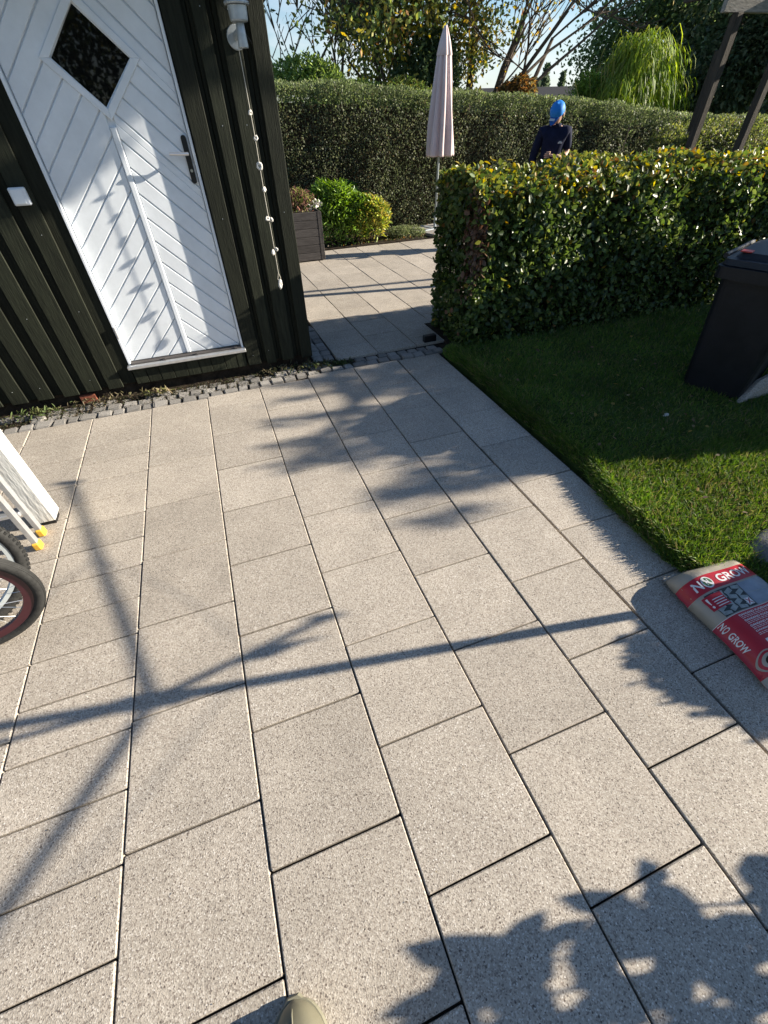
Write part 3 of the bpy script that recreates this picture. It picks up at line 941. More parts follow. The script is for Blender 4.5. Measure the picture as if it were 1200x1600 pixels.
# --- near hedge: broad glossy leaves, yellowing along the top, brown patch at its end
nh = empty('beech_hedge', (1.8, 3.3, 0), label='clipped leafy hedge beside the lawn with yellowing top, nearest hedge', cat='hedge')
f_yf = lambda x: 3.26 + 0.0 * x
f_yb = lambda x: 3.97 + 0.0 * x
f_zt = lambda x: 1.235 + 0.015 * np.sin(x * 2.1)
def near_leaves(n, depth, hscale=1.0, inner=False):
    P, Nn = hedge_points(n, 1.94, 8.6, f_yf, f_yb, f_zt, depth, (1, 1, 1, .5), .05, 3, fr=1.45)
    # rounded shoulders, slightly lower front edge
    P[:, 2] -= 0.07 * np.clip((3.42 - P[:, 1]) / .16, 0, 1) * (P[:, 2] > 1.0)
    P[:, 2] = np.maximum(P[:, 2], .03)
    cnt = len(P)
    Nd = norm(Nn * .75 + rand_dir(cnt) * .85)
    A = norm(Nn * .25 + rand_dir(cnt) * .9 + np.array([0, 0, -.25]))
    top = np.clip((P[:, 2] - 1.0) / .25, 0, 1)
    side = (Nn[:, 2] < .5)
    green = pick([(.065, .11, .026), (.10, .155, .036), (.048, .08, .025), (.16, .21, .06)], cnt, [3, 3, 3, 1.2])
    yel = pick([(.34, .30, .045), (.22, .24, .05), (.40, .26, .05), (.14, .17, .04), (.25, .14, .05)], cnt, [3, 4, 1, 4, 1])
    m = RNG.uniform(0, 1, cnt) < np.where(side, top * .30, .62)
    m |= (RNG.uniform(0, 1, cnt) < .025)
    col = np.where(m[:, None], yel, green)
    # brown dead patch at the left end
    dx = (P[:, 0] - 1.93) / .12; dz = (P[:, 2] - .82) / .28; dy = (P[:, 1] - 3.34) / .12
    br = (dx ** 2 + dz ** 2 + dy ** 2 < 1.3 + .5 * RNG.normal(size=cnt)) & (RNG.uniform(0, 1, cnt) < .8)
    col = np.where(br[:, None], pick([(.16, .09, .055), (.22, .14, .09), (.10, .06, .04)], cnt), col)
    A = np.where(br[:, None], norm(np.array([0, 0, -1.]) + .35 * RNG.normal(size=(cnt, 3))), A)
    return P, Nd, A, col
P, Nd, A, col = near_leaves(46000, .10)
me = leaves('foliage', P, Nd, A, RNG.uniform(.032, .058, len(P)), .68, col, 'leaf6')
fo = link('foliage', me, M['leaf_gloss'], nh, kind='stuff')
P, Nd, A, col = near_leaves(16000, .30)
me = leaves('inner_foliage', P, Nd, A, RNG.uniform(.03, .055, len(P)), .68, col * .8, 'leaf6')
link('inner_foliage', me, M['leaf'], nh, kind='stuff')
# single outer leaves that can be told apart
_lm = []
for k, cc in enumerate([(.07, .11, .03), (.10, .13, .035), (.22, .24, .06), (.36, .29, .05), (.045, .075, .02), (.19, .11, .07)]):
    T = LEAF['leaf6'][0].copy(); T[:, 0] *= .68
    me = np_mesh('leaf', T, np.array(LEAF['leaf6'][1]), np.tile(cc, (6, 1)))
    me.materials.append(M['leaf_gloss']); _lm.append(me)
for k in range(240):
    if k < 150: p = Vector((1.93 + 1.9 * random.random() ** 1.2, 3.25 - random.uniform(0, .05), random.uniform(.12, 1.15))); nn_ = Vector((0, -1, .2))
    elif k < 200: p = Vector((1.93 + 2.6 * random.random(), random.uniform(3.3, 3.9), 1.25 + random.uniform(0, .03))); nn_ = Vector((0, -.2, 1))
    else: p = Vector((1.91 - random.uniform(0, .03), random.uniform(3.27, 3.9), random.uniform(.1, 1.15))); nn_ = Vector((-1, -.2, .1))
    mi = random.choice((0, 0, 1, 4, 4, 2)) if k < 150 else (random.choice((1, 2, 3, 3)) if k < 200 else random.choice((0, 4, 5)))
    o = bpy.data.objects.new('leaf', _lm[mi]); C.objects.link(o); o.parent = nh
    o.location = p - Vector((1.8, 3.3, 0))
    q = (nn_.normalized() + Vector((random.gauss(0, .5), random.gauss(0, .5), random.gauss(0, .5)))).normalized()
    o.rotation_euler = (q.to_track_quat('Z', 'Y') @ Matrix.Rotation(random.uniform(0, 6.28), 3, 'Z').to_quaternion()).to_euler()
    s = random.uniform(.042, .062); o.scale = (s, s, s)
for o in (fo, [c for c in nh.children if c.name.startswith('inner')][0]): o.location = (-1.8, -3.3, 0)
b = MB()
for k in range(150):
    x = 2.02 + (k / 150) * 6.4 + random.uniform(-.02, .02)
    y = random.choice((3.42, 3.6, 3.78)) + random.uniform(-.06, .06)
    pts = [(x - 1.8, y - 3.3, 0)]
    for z in (.3, .7, 1.1): pts.append((max(.17, x - 1.8 + random.uniform(-.12, .12)), y - 3.3 + random.uniform(-.1, .1), z))
    b.tube(pts, [.012, .01, .007, .004], 5, cap=False)
    for j in range(5):
        z = random.uniform(.1, 1.05); s = Vector((x - 1.8, y - 3.3, z))
        b.tube([s, Vector((max(.15, s.x + random.uniform(-.2, .2)), min(.64, max(.0, s.y + random.uniform(-.2, .2))), s.z + random.uniform(.02, .12)))], [.005, .002], 4, cap=False)
b.obj('stems', M['twig'], nh, kind='stuff')
b = MB(); b.box(.38, 6.6, .24, .5, 0, .98); b.obj('core', M['twig'], nh)

# one tall shoot above the near hedge
sh = empty('hedge_shoot', (3.72, 3.95, 1.2), label='single thin twig sticking up from the hedge left of the man', cat='twig')
b = MB(); b.tube([(0, 0, 0), (.02, 0, .14), (.035, .01, .30)], [.004, .003, .002], 5); b.obj('stem', M['bark'], sh)
me = leaves('leaf_cluster', np.array([(.02, 0, .12), (.03, 0, .2), (.035, .01, .29), (.03, 0, .24)]), rand_dir(4), rand_dir(4) + np.array([.6, 0, .4]), np.full(4, .045), .6, pick([(.08, .12, .04)], 4), 'leaf6')
link('leaf_cluster', me, M['leaf'], sh)

# --- tall far hedge, small grey-green leaves
def pw(xs, zs_): return lambda x: np.interp(x, xs, zs_)
def small_hedge(name, label, n, x0, x1, yf, yb, zt, pal, wts, size, depth=.12, amp=.07, seed=5, faces=(1, 1, 1, 0), toppal=None):
    root = empty(name, (x0, float(yf(x0)), 0), label=label, cat='hedge')
    P, Nn = hedge_points(n, x0, x1, yf, yb, zt, depth, faces, amp, seed)
    P[:, 2] = np.maximum(P[:, 2], .02)
    c = len(P)
    col = pick(pal, c, wts, .25)
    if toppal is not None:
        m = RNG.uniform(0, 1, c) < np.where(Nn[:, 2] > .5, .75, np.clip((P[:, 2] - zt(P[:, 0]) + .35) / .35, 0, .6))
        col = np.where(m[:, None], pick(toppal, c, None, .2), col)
    Nd = norm(Nn * .6 + rand_dir(c) * .9)
    # upright little shoots along the top
    A = norm(rand_dir(c) * .8 + np.array([0, 0, .7]) + Nn * .3)
    P0 = P - np.array([x0, float(yf(x0)), 0])
    me = leaves('foliage', P0, Nd, A, RNG.uniform(.6, 1.3, c) * size, .55, col, 'diamond')
    link('foliage', me, M['leaf'], root, kind='stuff')
    b = MB(); xs = np.linspace(x0 + .2, x1 - .1, 14)
    for a, c_ in zip(xs[:-1], xs[1:]):
        b.box(a - x0, c_ - x0 - .002, .16 + float(yf(a) - yf(x0)), float(yb(a) - yf(x0)) - .1, .0, float(min(zt(a), zt(c_))) - .2)
    b.obj('core', M['twig'], root)
    return root
HP = [(.095, .120, .060), (.135, .155, .085), (.065, .080, .040), (.20, .21, .13), (.10, .085, .05)]
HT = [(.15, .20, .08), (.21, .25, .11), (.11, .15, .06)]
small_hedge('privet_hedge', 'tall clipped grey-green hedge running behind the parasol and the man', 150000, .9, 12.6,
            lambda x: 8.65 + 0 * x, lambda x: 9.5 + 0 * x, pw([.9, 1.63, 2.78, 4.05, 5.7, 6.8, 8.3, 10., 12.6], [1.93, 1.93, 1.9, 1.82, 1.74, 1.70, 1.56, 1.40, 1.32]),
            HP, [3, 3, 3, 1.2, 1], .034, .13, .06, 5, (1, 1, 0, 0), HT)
small_hedge('rough_hedge', 'loose uneven hedge behind the pergola posts at right', 34000, 8.3, 12.8,
            lambda x: 7.2 + 0 * x, lambda x: 8.2 + 0 * x, lambda x: 1.22 + .10 * np.sin(x * 2.2) + .05 * np.sin(x * 5.3),
            [(.10, .12, .05), (.14, .16, .08), (.08, .065, .05), (.19, .19, .08)], [3, 2, 1.5, 1], .045, .2, .14, 15, (1, 1, 1, 0), [(.16, .20, .05), (.22, .24, .07), (.10, .13, .04)])

# ================================================================ PLANTING BY THE PATIO
pl = empty('timber_planter', (1.285, 7.06, 0), label='grey slatted timber planter box at the far corner of the patio', cat='planter')
for k in range(6):
    z0 = .012 + k * .098
    b = MB(); b.box(-.35, .338, -.02, 0, z0, z0 + .094, ch=.003); b.obj('slat', M['wood_grey'], pl)
    b = MB(); b.box(.338, .358, -.02, .36, z0, z0 + .094, ch=.003); b.obj('slat', M['wood_grey'], pl)
b = MB(); b.box(-.35, .336, .002, .36, .02, .57); b.obj('soil', M['soil'], pl)
for dx in (.300,):
    b = MB(); b.box(.303, .337, -.023, -.0205, .01, .6); b.obj('corner_strip', M['wood_grey'], pl)
def bush(name, label, cat, ctr, rad, n, size, pal, wts=None, asp=.35, upright=.6, m='leaf', shape='leaf6', shell=.5, stems=8, group=None, lumps=6, cores=False):
    root = empty(name, (ctr[0], ctr[1], 0), label=label, cat=cat, group=group)
    r = np.array(rad)
    cs = [(np.zeros(3), r)]
    for k in range(lumps):
        d = rand_dir(1)[0]; d[2] = abs(d[2])
        cs.append((d * r * .55, r * RNG.uniform(.4, .6)))
    per = n // len(cs)
    Ps = []; Ns = []
    for c_, rr in cs:
        d = rand_dir(per); q = RNG.uniform(shell, 1, per) ** (.5)
        Ps.append(c_ + d * rr * q[:, None]); Ns.append(d)
    P = np.concatenate(Ps); Nn = np.concatenate(Ns)
    P[:, 2] += ctr[2]; k = P[:, 2] > .01
    P = P[k]; Nn = Nn[k]; c = len(P)
    A = norm(Nn * .7 + np.array([0, 0, upright]) + rand_dir(c) * .5)
    me = leaves('foliage', P, norm(Nn * .4 + np.array([0, 0, .5]) + rand_dir(c) * .7), A, RNG.uniform(.7, 1.3, c) * size, asp, 1.45 * pick(pal, c, wts), shape)
    link('foliage', me, M[m], root, kind='stuff')
    b = MB()
    for k in range(stems):
        e = RNG.normal(size=3) * r * .45; e[2] = ctr[2] + abs(e[2])
        b.tube([(e[0] * .2, e[1] * .2, 0), (e[0] * .5, e[1] * .5, e[2] * .5), tuple(e)], [.012, .008, .004], 5, cap=False)
    b.obj('stems', M['bark'], root)
    return root
bush('planter_grass', 'wispy pinkish heather growing in the grey planter', 'plant', (1.36, 7.22, .68), (.30, .16, .15), 1500, .07, [(.22, .13, .10), (.10, .14, .04), (.20, .20, .08), (.14, .07, .07)], asp=.10, upright=1.5, stems=0)
bush('flowering_plant', 'white blooms at the right corner of the planter', 'flower', (1.60, 7.12, .66), (.09, .07, .06), 60, .04, [(.45, .43, .40), (.5, .48, .45), (.08, .12, .04)], [2, 2, 2], asp=.8, upright=.5, stems=0)
for k, (c_, r_) in enumerate([((2.06, 7.88, .42), (.40, .24, .44)), ((2.60, 7.86, .34), (.36, .24, .32)), ((2.34, 7.84, .36), (.42, .22, .34))]):
    bush('broadleaf_shrub', ['bright green broad-leaved shrub beside the planter', 'yellow-green low end of the shrub near the parasol foot', 'small dark green shrub tucked behind the bright ones'][k], 'shrub', c_, r_, [4200, 3400, 3600][k], .085,
         [[(.13, .22, .03), (.18, .27, .05), (.09, .15, .025)], [(.25, .27, .05), (.18, .24, .05), (.30, .26, .07)], [(.10, .17, .03)]][k], asp=.30, upright=.9, m='leaf_gloss')
bush('tall_shrub', 'darker green shrub behind the bright shrub', 'shrub', (2.3, 8.25, .42), (.5, .2, .36), 2200, .07, [(.05, .11, .02), (.08, .15, .03)], asp=.34, m='leaf_gloss')
bush('lavender_mound', 'low grey-green cushion plant between the shrub and parasol base', 'plant', (3.3, 7.92, .06), (.36, .17, .12), 3500, .04, [(.16, .19, .10), (.22, .24, .13), (.09, .12, .05)], asp=.14, upright=1.0, stems=0)
n = 5000
P = np.stack([RNG.uniform(1.7, 8.5, n), RNG.uniform(7.68, 8.6, n), RNG.uniform(.012, .04, n)], 1)
me = leaves('ground_cover', P, rand_dir(n) + np.array([0, 0, .7]), rand_dir(n) + np.array([0, 0, .5]), RNG.uniform(.02, .05, n), .4, pick([(.05, .07, .02), (.12, .08, .05), (.08, .1, .04), (.25, .15, .05)], n), 'diamond')
link('ground_cover', me, M['leaf_dull'], label='low weeds and leaf litter along the back of the patio', cat='ground cover', kind='stuff')

# ---- parasol
ps = empty('parasol', (3.93, 8.12, 0), rz=math.radians(20), label='closed pale pink parasol standing in front of the tall hedge', cat='parasol')
fab = mat('pink_canvas', (0.66, 0.53, 0.52), 0.85, 0.2, noise=0.06, nscale=8)
def pleat(a, z):
    k = max(0, min(1, (2.40 - z) / .9))
    return 1 + (.19 + .08 * k) * math.sin(8 * a) + .10 * k * math.sin(3 * a + 4 * z) + .05 * math.sin(16 * a + 1.3)
b = MB()
b.lathe([(.03, 2.40), (.062, 2.30), (.088, 2.20), (.110, 2.0), (.128, 1.8), (.145, 1.6), (.165, 1.4), (.180, 1.2), (.190, 1.07), (.185, 1.045), (.10, 1.06)], 72, (.02, 0, 0), rfun=pleat)
b.obj('canopy', fab, ps, smooth=True)
b = MB(); b.lathe([(.0, 2.455), (.022, 2.45), (.034, 2.42), (.075, 2.30), (.106, 2.17), (.100, 2.16)], 64, (.02, 0, 0), rfun=lambda a, z: 1 + .10 * math.sin(8 * a)); b.obj('vent_cap', fab, ps, smooth=True)
b = MB(); b.tube([(0, 0, .06), (.01, 0, 1.2), (.02, 0, 2.44)], .019, 12); b.obj('pole', M['galv'], ps, smooth=True)
b = MB(); b.box(-.36, .36, -.03, .03, .035, .065, ch=.004); b.box(-.03, .03, -.36, -.0305, .035, .065, ch=.004); b.box(-.03, .03, .0305, .36, .035, .065, ch=.004); b.tube([(0, 0, .066), (0, 0, .25)], .026, 12)
b.obj('base', M['galv'], ps)
for sx in (-1, 1):
    for sy in (-1, 1):
        b = MB(); b.box(min(sx * .04, sx * .36), max(sx * .04, sx * .36), min(sy * .04, sy * .36), max(sy * .04, sy * .36), .012, .055, ch=.005); b.obj('weight_slab', M['granite'], ps)

# ================================================================ PERSON
def skin_body(name, verts, edges, radii, m, parent, root=0, sub=2):
    me = bpy.data.meshes.new(name + '_cage'); me.from_pydata(verts, edges, [])
    o = bpy.data.objects.new(name, me); C.objects.link(o)
    sk = o.modifiers.new('skin', 'SKIN'); sk.use_smooth_shade = True
    for i, r in enumerate(radii):
        rr = r if isinstance(r, tuple) else (r, r)
        me.skin_vertices[0].data[i].radius = rr
        me.skin_vertices[0].data[i].use_root = (i == root)
    sb = o.modifiers.new('sub', 'SUBSURF'); sb.levels = sub; sb.render_levels = sub
    dg = bpy.context.evaluated_depsgraph_get()
    m2 = bpy.data.meshes.new_from_object(o.evaluated_get(dg))
    o.modifiers.clear(); o.data = m2
    m2.materials.clear(); m2.materials.append(m)
    m2.polygons.foreach_set('use_smooth', [True] * len(m2.polygons))
    o.parent = parent
    return o
SKIN = mat('skin', (0.50, 0.30, 0.22), 0.55, 0.35, noise=0.06, nscale=30)
NAVY = mat('navy_shirt', (0.010, 0.013, 0.035), 0.85, 0.15, noise=0.3, nscale=15, bump=.6, bscale=14)
JEAN = mat('dark_trousers', (0.012, 0.014, 0.025), 0.9, 0.15, noise=0.3, nscale=15)
CAP = mat('bright_blue_cap', (0.012, 0.20, 0.62), 0.6, 0.3, noise=0.06, nscale=20)
PRINT = mat('pale_print', (0.55, 0.55, 0.55), 0.7, 0.2)
HAIR = mat('grey_hair', (0.12, 0.10, 0.09), 0.9, 0.2)
# local frame: figure faces -Y; x to the viewer's right
man = empty('person', (4.97, 6.60, -.045), rz=math.radians(-30), label='man in blue cap and navy polo shirt behind the near hedge, looking down', cat='person')
V = [(0, 0, .93), (0, .0, 1.10), (0, .0, 1.28), (0, .0, 1.40), (0, -.015, 1.475),          # pelvis, waist, chest, neck base, neck
     (-.09, 0, .88), (-.10, -.01, .50), (-.10, .02, .09), (-.10, -.12, .04),
     (.09, 0, .88), (.10, -.01, .50), (.10, .02, .09), (.10, -.12, .04),
     (.17, .01, 1.38), (.215, .02, 1.15), (.14, -.16, 1.105), (.035, -.205, 1.135),
     (-.17, .01, 1.38), (-.245, .03, 1.10), (-.245, -.03, .86), (-.24, -.05, .79)]
Eg = [(0, 1), (1, 2), (2, 3), (3, 4), (0, 5), (5, 6), (6, 7), (7, 8), (0, 9), (9, 10), (10, 11), (11, 12), (3, 13), (13, 14), (14, 15), (15, 16), (3, 17), (17, 18), (18, 19), (19, 20)]
Rd = [(.12, .08), (.11, .075), (.12, .08), (.055, .05), .048, .085, .058, .042, .035, .085, .058, .042, .035, .045, .040, .034, .028, .045, .040, .034, .028]
skin_body('body', V, Eg, Rd, SKIN, man)
# head, tilted forward and to the viewer's left
hd = empty('head', (-.02, -.055, 1.565)); hd.parent = man; hd.rotation_euler = (math.radians(42), math.radians(4), math.radians(-30))
bm = bmesh.new(); bmesh.ops.create_uvsphere(bm, u_segments=28, v_segments=20, radius=1)
for v in bm.verts:
    x, y, z = v.co
    w_ = .076 * (1 - .22 * max(0, -z)); d_ = .098
    nx, ny, nz_ = x * w_, y * d_, z * .118
    if y < 0:
        nose = math.exp(-((x / .16) ** 2) - ((z + .12) / .2) ** 2); ny -= .026 * nose
        for sx in (-1, 1): ny += .010 * math.exp(-(((x - sx * .38) / .2) ** 2) - ((z - .08) / .15) ** 2)
        ny -= .008 * math.exp(-((x / .35) ** 2) - ((z + .5) / .1) ** 2)
        ny -= .012 * math.exp(-((x / .35) ** 2) - ((z + .85) / .18) ** 2)
    v.co = (nx, ny, nz_)
me = bpy.data.meshes.new('skull'); bm.to_mesh(me); bm.free(); link('face', me, SKIN, hd, smooth=True)
b = MB()
for sx in (-1, 1): b.lathe([(.0, -.028), (.010, -.024), (.014, 0), (.011, .026), (0, .03)], 10, (sx * .078, .008, -.01))
b.obj('ears', SKIN, hd, smooth=True)
b = MB()
for sx in (-1, 1): b.lathe([(0, -.009), (.008, -.005), (.0095, 0), (.008, .005), (0, .009)], 10, (sx * .03, -.083, .01))
b.obj('eyes', mat('eye', (.4, .4, .4), .2), hd, smooth=True)
b = MB(); b.lathe([(0, -.003), (.01, -.002), (.019, 0), (.01, .003), (0, .004)], 12, (0, -.0965, -.055)); b.obj('mouth', mat('lips', (.35, .15, .13), .5), hd, smooth=True)
b = MB(); b.lathe([(.074, -.05), (.083, -.02), (.084, .02), (.07, .06)], 24, (0, .012, 0), rfun=lambda a, z: 1.16 if math.sin(a) > .2 else .93); b.obj('hair', HAIR, hd, smooth=True)
b = MB(); b.lathe([(.090, .018), (.092, .04), (.088, .075), (.072, .105), (.042, .124), (.012, .130), (.010, .135), (0, .136)], 28, (0, .005, 0), rfun=lambda a, z: 1 + .10 * abs(math.sin(a))); cp = b.obj('cap', CAP, hd, smooth=True)
b = MB(); vs = []; fs = []
for i in range(13):
    a = PI + PI * i / 12
    for j, (k, dz) in enumerate([(0.95, .0), (1.35, -.012), (1.72, -.034)]):
        ext_ = (1 if j == 0 else 1 + (k - 1) * max(0, -math.sin(a)))
        vs.append((.088 * math.cos(a) * (1, .92, .80)[j], .005 + .103 * math.sin(a) * ext_ * 1.0, .034 + dz * -math.sin(a)))
for lay in (0, -.005):
    k0 = len(b.v); b.add([(v[0], v[1], v[2] + lay) for v in vs], [(i * 3 + j, (i + 1) * 3 + j, (i + 1) * 3 + j + 1, i * 3 + j + 1) for i in range(12) for j in range(2)])
b.obj('brim', mat('cap_brim_blue', (0.008, 0.085, 0.36), 0.65, 0.3), hd, smooth=True)
b = MB(); b.box(-.035, .035, -.1665, -.1655, .0, .012)
b = MB(); b.add([(-.036, -.150, .0415), (.036, -.150, .0415), (.034, -.120, .0445), (-.034, -.120, .0445)], [(0, 1, 2, 3)]); b.obj('cap_print', PRINT, hd)
# polo shirt: torso and short sleeves, a touch fuller than the body
V = [(0, .0, .90), (0, 0, 1.10), (0, 0, 1.28), (0, .0, 1.405), (0, -.01, 1.44), (.17, .01, 1.385), (.214, .02, 1.17), (-.17, .01, 1.385), (-.24, .03, 1.13), (-.245, -.02, .90)]
Eg = [(0, 1), (1, 2), (2, 3), (3, 4), (3, 5), (5, 6), (3, 7), (7, 8), (8, 9)]
skin_body('polo_shirt', V, Eg, [(.160, .125), (.155, .122), (.168, .125), (.115, .095), (.072, .068), .072, .060, .072, .058, .048], NAVY, man)
b = MB(); b.lathe([(.062, 1.425), (.070, 1.44), (.066, 1.468), (.056, 1.47)], 20, (0, -.012, 0)); b.obj('collar', NAVY, man, smooth=True)
b = MB(); b.box(.05, .105, -.1345, -.1325, 1.262, 1.276); b.box(.06, .095, -.1345, -.1325, 1.280, 1.287); b.obj('chest_print', PRINT, man)
V = [(0, 0, .92), (-.09, 0, .84), (-.10, -.01, .48), (-.10, .02, .07), (.09, 0, .84), (.10, -.01, .48), (.10, .02, .07)]
skin_body('trousers', V, [(0, 1), (1, 2), (2, 3), (0, 4), (4, 5), (5, 6)], [(.16, .12), .098, .075, .062, .098, .075, .062], JEAN, man)
b = MB()
for sx in (-.1, .1): b.box(sx - .045, sx + .045, -.20, .07, 0.0, .075, ch=.02)
b.obj('shoes', M['black'], man)
# hands: palm and five bent fingers each
def hand(parent, wrist, dirv, palm_n, side, curl=.5):
    d = Vector(dirv).normalized(); nrm = Vector(palm_n).normalized(); s = d.cross(nrm).normalized() * side
    W = Vector(wrist)
    V = [W, W + d * .045, W + d * .085]; E = [(0, 1), (1, 2)]; Rr = [(.022, .022), (.034, .017), (.036, .014)]
    o_ = skin_body('palm', [tuple(v) for v in V], E, Rr, SKIN, parent, sub=1)
    for k, (off, ln) in enumerate([(-.030, .062), (-.010, .072), (.010, .067), (.029, .052)]):
        p0 = W + d * .075 + s * off
        pts = [p0]; dd = d.copy(); r_ = [.0095, .009, .0085, .007]
        for j in range(3):
            dd = (dd + nrm * curl * (.5 + .35 * j)).normalized(); pts.append(pts[-1] + dd * ln * (.48, .34, .26)[j])
        bb = MB(); bb.tube(pts, r_, 8); bb.obj('finger', SKIN, parent, smooth=True)
    p0 = W + d * .02 - s * .025
    bb = MB(); t1 = (d * .5 - s * .8 + nrm * .3).normalized(); bb.tube([p0, p0 + t1 * .035, p0 + t1 * .055 + d * .02 + nrm * .01, p0 + t1 * .058 + d * .042 + nrm * .015], [.013, .0115, .010, .008], 8)
    bb.obj('thumb', SKIN, parent, smooth=True)
hand(man, (.035, -.205, 1.135), (-1, -.18, .12), (.15, 1, -.1), -1, .30)
hand(man, (-.24, -.05, .79), (0, -.12, -1), (.9, 0, 0), 1, .25)

# boot of the photographer at the bottom edge
BOOT = mat('olive_rubber_boot', (0.145, 0.135, 0.092), 0.5, 0.45, noise=0.10, nscale=14, bump=.15, bscale=60)
BSOLE = mat('boot_rand', (0.19, 0.18, 0.13), 0.6, 0.4)
bt = empty('rubber_boot', (-.256, .030, 0), rz=math.radians(-2), label='toe of an olive green rubber boot at the bottom edge of the photo', cat='boot')
def foot_outline(y):      # y from 0 (tip) to -.29 (heel): half widths left,right
    ys_ = [0, -.006, -.018, -.035, -.06, -.09, -.13, -.18, -.23, -.27, -.29]
    w_ = [.004, .018, .030, .040, .047, .050, .047, .038, .036, .031, .008]
    return np.interp(-y, [-q for q in ys_], w_)
def top_z(y):
    return np.interp(-y, [0, .006, .02, .05, .08, .11, .15, .20, .29], [.026, .042, .058, .070, .075, .082, .105, .13, .13])
vs = []; fs = []; nseg = 16; rows = list(np.concatenate([[0, -.003, -.008, -.015, -.025, -.04], np.linspace(-.06, -.29, 14)]))
for y in rows:
    h_ = float(foot_outline(y)); tz = float(top_z(y))
    for k in range(nseg + 1):
        a = PI * k / nseg
        sq = 0.75
        cx_ = math.copysign(abs(math.cos(a)) ** sq, math.cos(a)); sz = math.sin(a) ** .8
        vs.append((h_ * cx_ + .004 * math.sin(-y * 20), y, .012 + (tz - .012) * sz))
for i in range(len(rows) - 1):
    for k in range(nseg):
        q = nseg + 1
        fs.append((i * q + k, i * q + k + 1, (i + 1) * q + k + 1, (i + 1) * q + k))
b = MB(); b.add(vs, fs); b.obj('upper', BOOT, bt, smooth=True)
def outline(off, z):
    Lp = [(-(float(foot_outline(y)) + off), y + (off if y == 0 else 0), z) for y in rows]; Rp = [((float(foot_outline(y)) + off), y + (off if y == 0 else 0), z) for y in rows]
    return Lp + Rp[::-1]
b = MB(); o1 = outline(.006, .0); o2 = outline(.007, .014); o3 = outline(.004, .022); n_ = len(o1)
b.add(o1 + o2 + o3, [(r * n_ + i, r * n_ + (i + 1) % n_, (r + 1) * n_ + (i + 1) % n_, (r + 1) * n_ + i) for r in range(2) for i in range(n_)] + [tuple(range(2 * n_, 3 * n_))])
b.obj('sole', BSOLE, bt)
b = MB()
arc = [(.045 * math.cos(a), -.058 + .012 * math.sin(a) * 1.0, .068 * math.sin(a) ** .8 + .006) for a in np.linspace(.25, PI - .25, 15)]
b.tube(arc, .0020, 6)
ridge = [(0, y, float(top_z(y)) + .0005) for y in (-.012, -.02, -.035, -.05)]
b.tube(ridge, .0015, 6); b.obj('seam', BSOLE, bt, smooth=True)
b = MB(); b.lathe([(.050, .10), (.052, .16), (.055, .25), (.058, .34), (.054, .34), (.05, .25)], 20, (0, -.20, 0)); b.obj('shaft', BOOT, bt, smooth=True)
bt.scale = (1.32, 1.15, 1.2)

# ================================================================ LEFT SIDE: post, ladder, bicycles
pst = empty('white_post', (0, 0, 0), label='weathered white timber post standing on the paving at the left edge', cat='post')
b = MB(); b.box(-1.197, -1.1105, 2.135, 2.235, .028, 2.6, ch=.004); b.obj('shaft', M['white_old'], pst)
b = MB(); b.box(-1.185, -1.122, 2.15, 2.225, -.01, .027); b.obj('post_gap_shade', M['black'], pst)  # black block filling the shadow gap under the raised post

ld = empty('stepladder', (0, 0, 0), label='folded aluminium stepladder with yellow feet leaning by the white post', cat='ladder')
for (x, y) in ((-1.172, 2.075), (-1.168, 1.972)):
    bb = MB(); bb.box(x - .012, x + .012, y - .026 * .6, y + .026 * .6, .035, 1.9, ch=.002); bb.obj('rail', M['alu'], ld)
    bb = MB(); bb.box(x - .0175, x + .0175, y - .022, y + .022, .0, .048, ch=.007); bb.obj('foot', M['yellow'], ld)
for (x, y) in ((-1.62, 2.09), (-1.62, 1.98)):
    bb = MB(); bb.box(x - .012, x + .012, y - .016, y + .016, .035, 1.9, ch=.002); bb.obj('rail', M['alu'], ld)
for k in range(6):
    z = .16 + .28 * k
    bb = MB(); bb.box(-1.608, -1.184, 2.045, 2.10, z, z + .022, ch=.003); bb.obj('tread', M['alu'], ld)
bb = MB(); bb.box(-1.60, -1.184, 1.965, 1.98, .30, .33, ch=.002); bb.box(-1.60, -1.184, 1.965, 1.98, .9, .93, ch=.002); bb.obj('brace', M['alu'], ld)

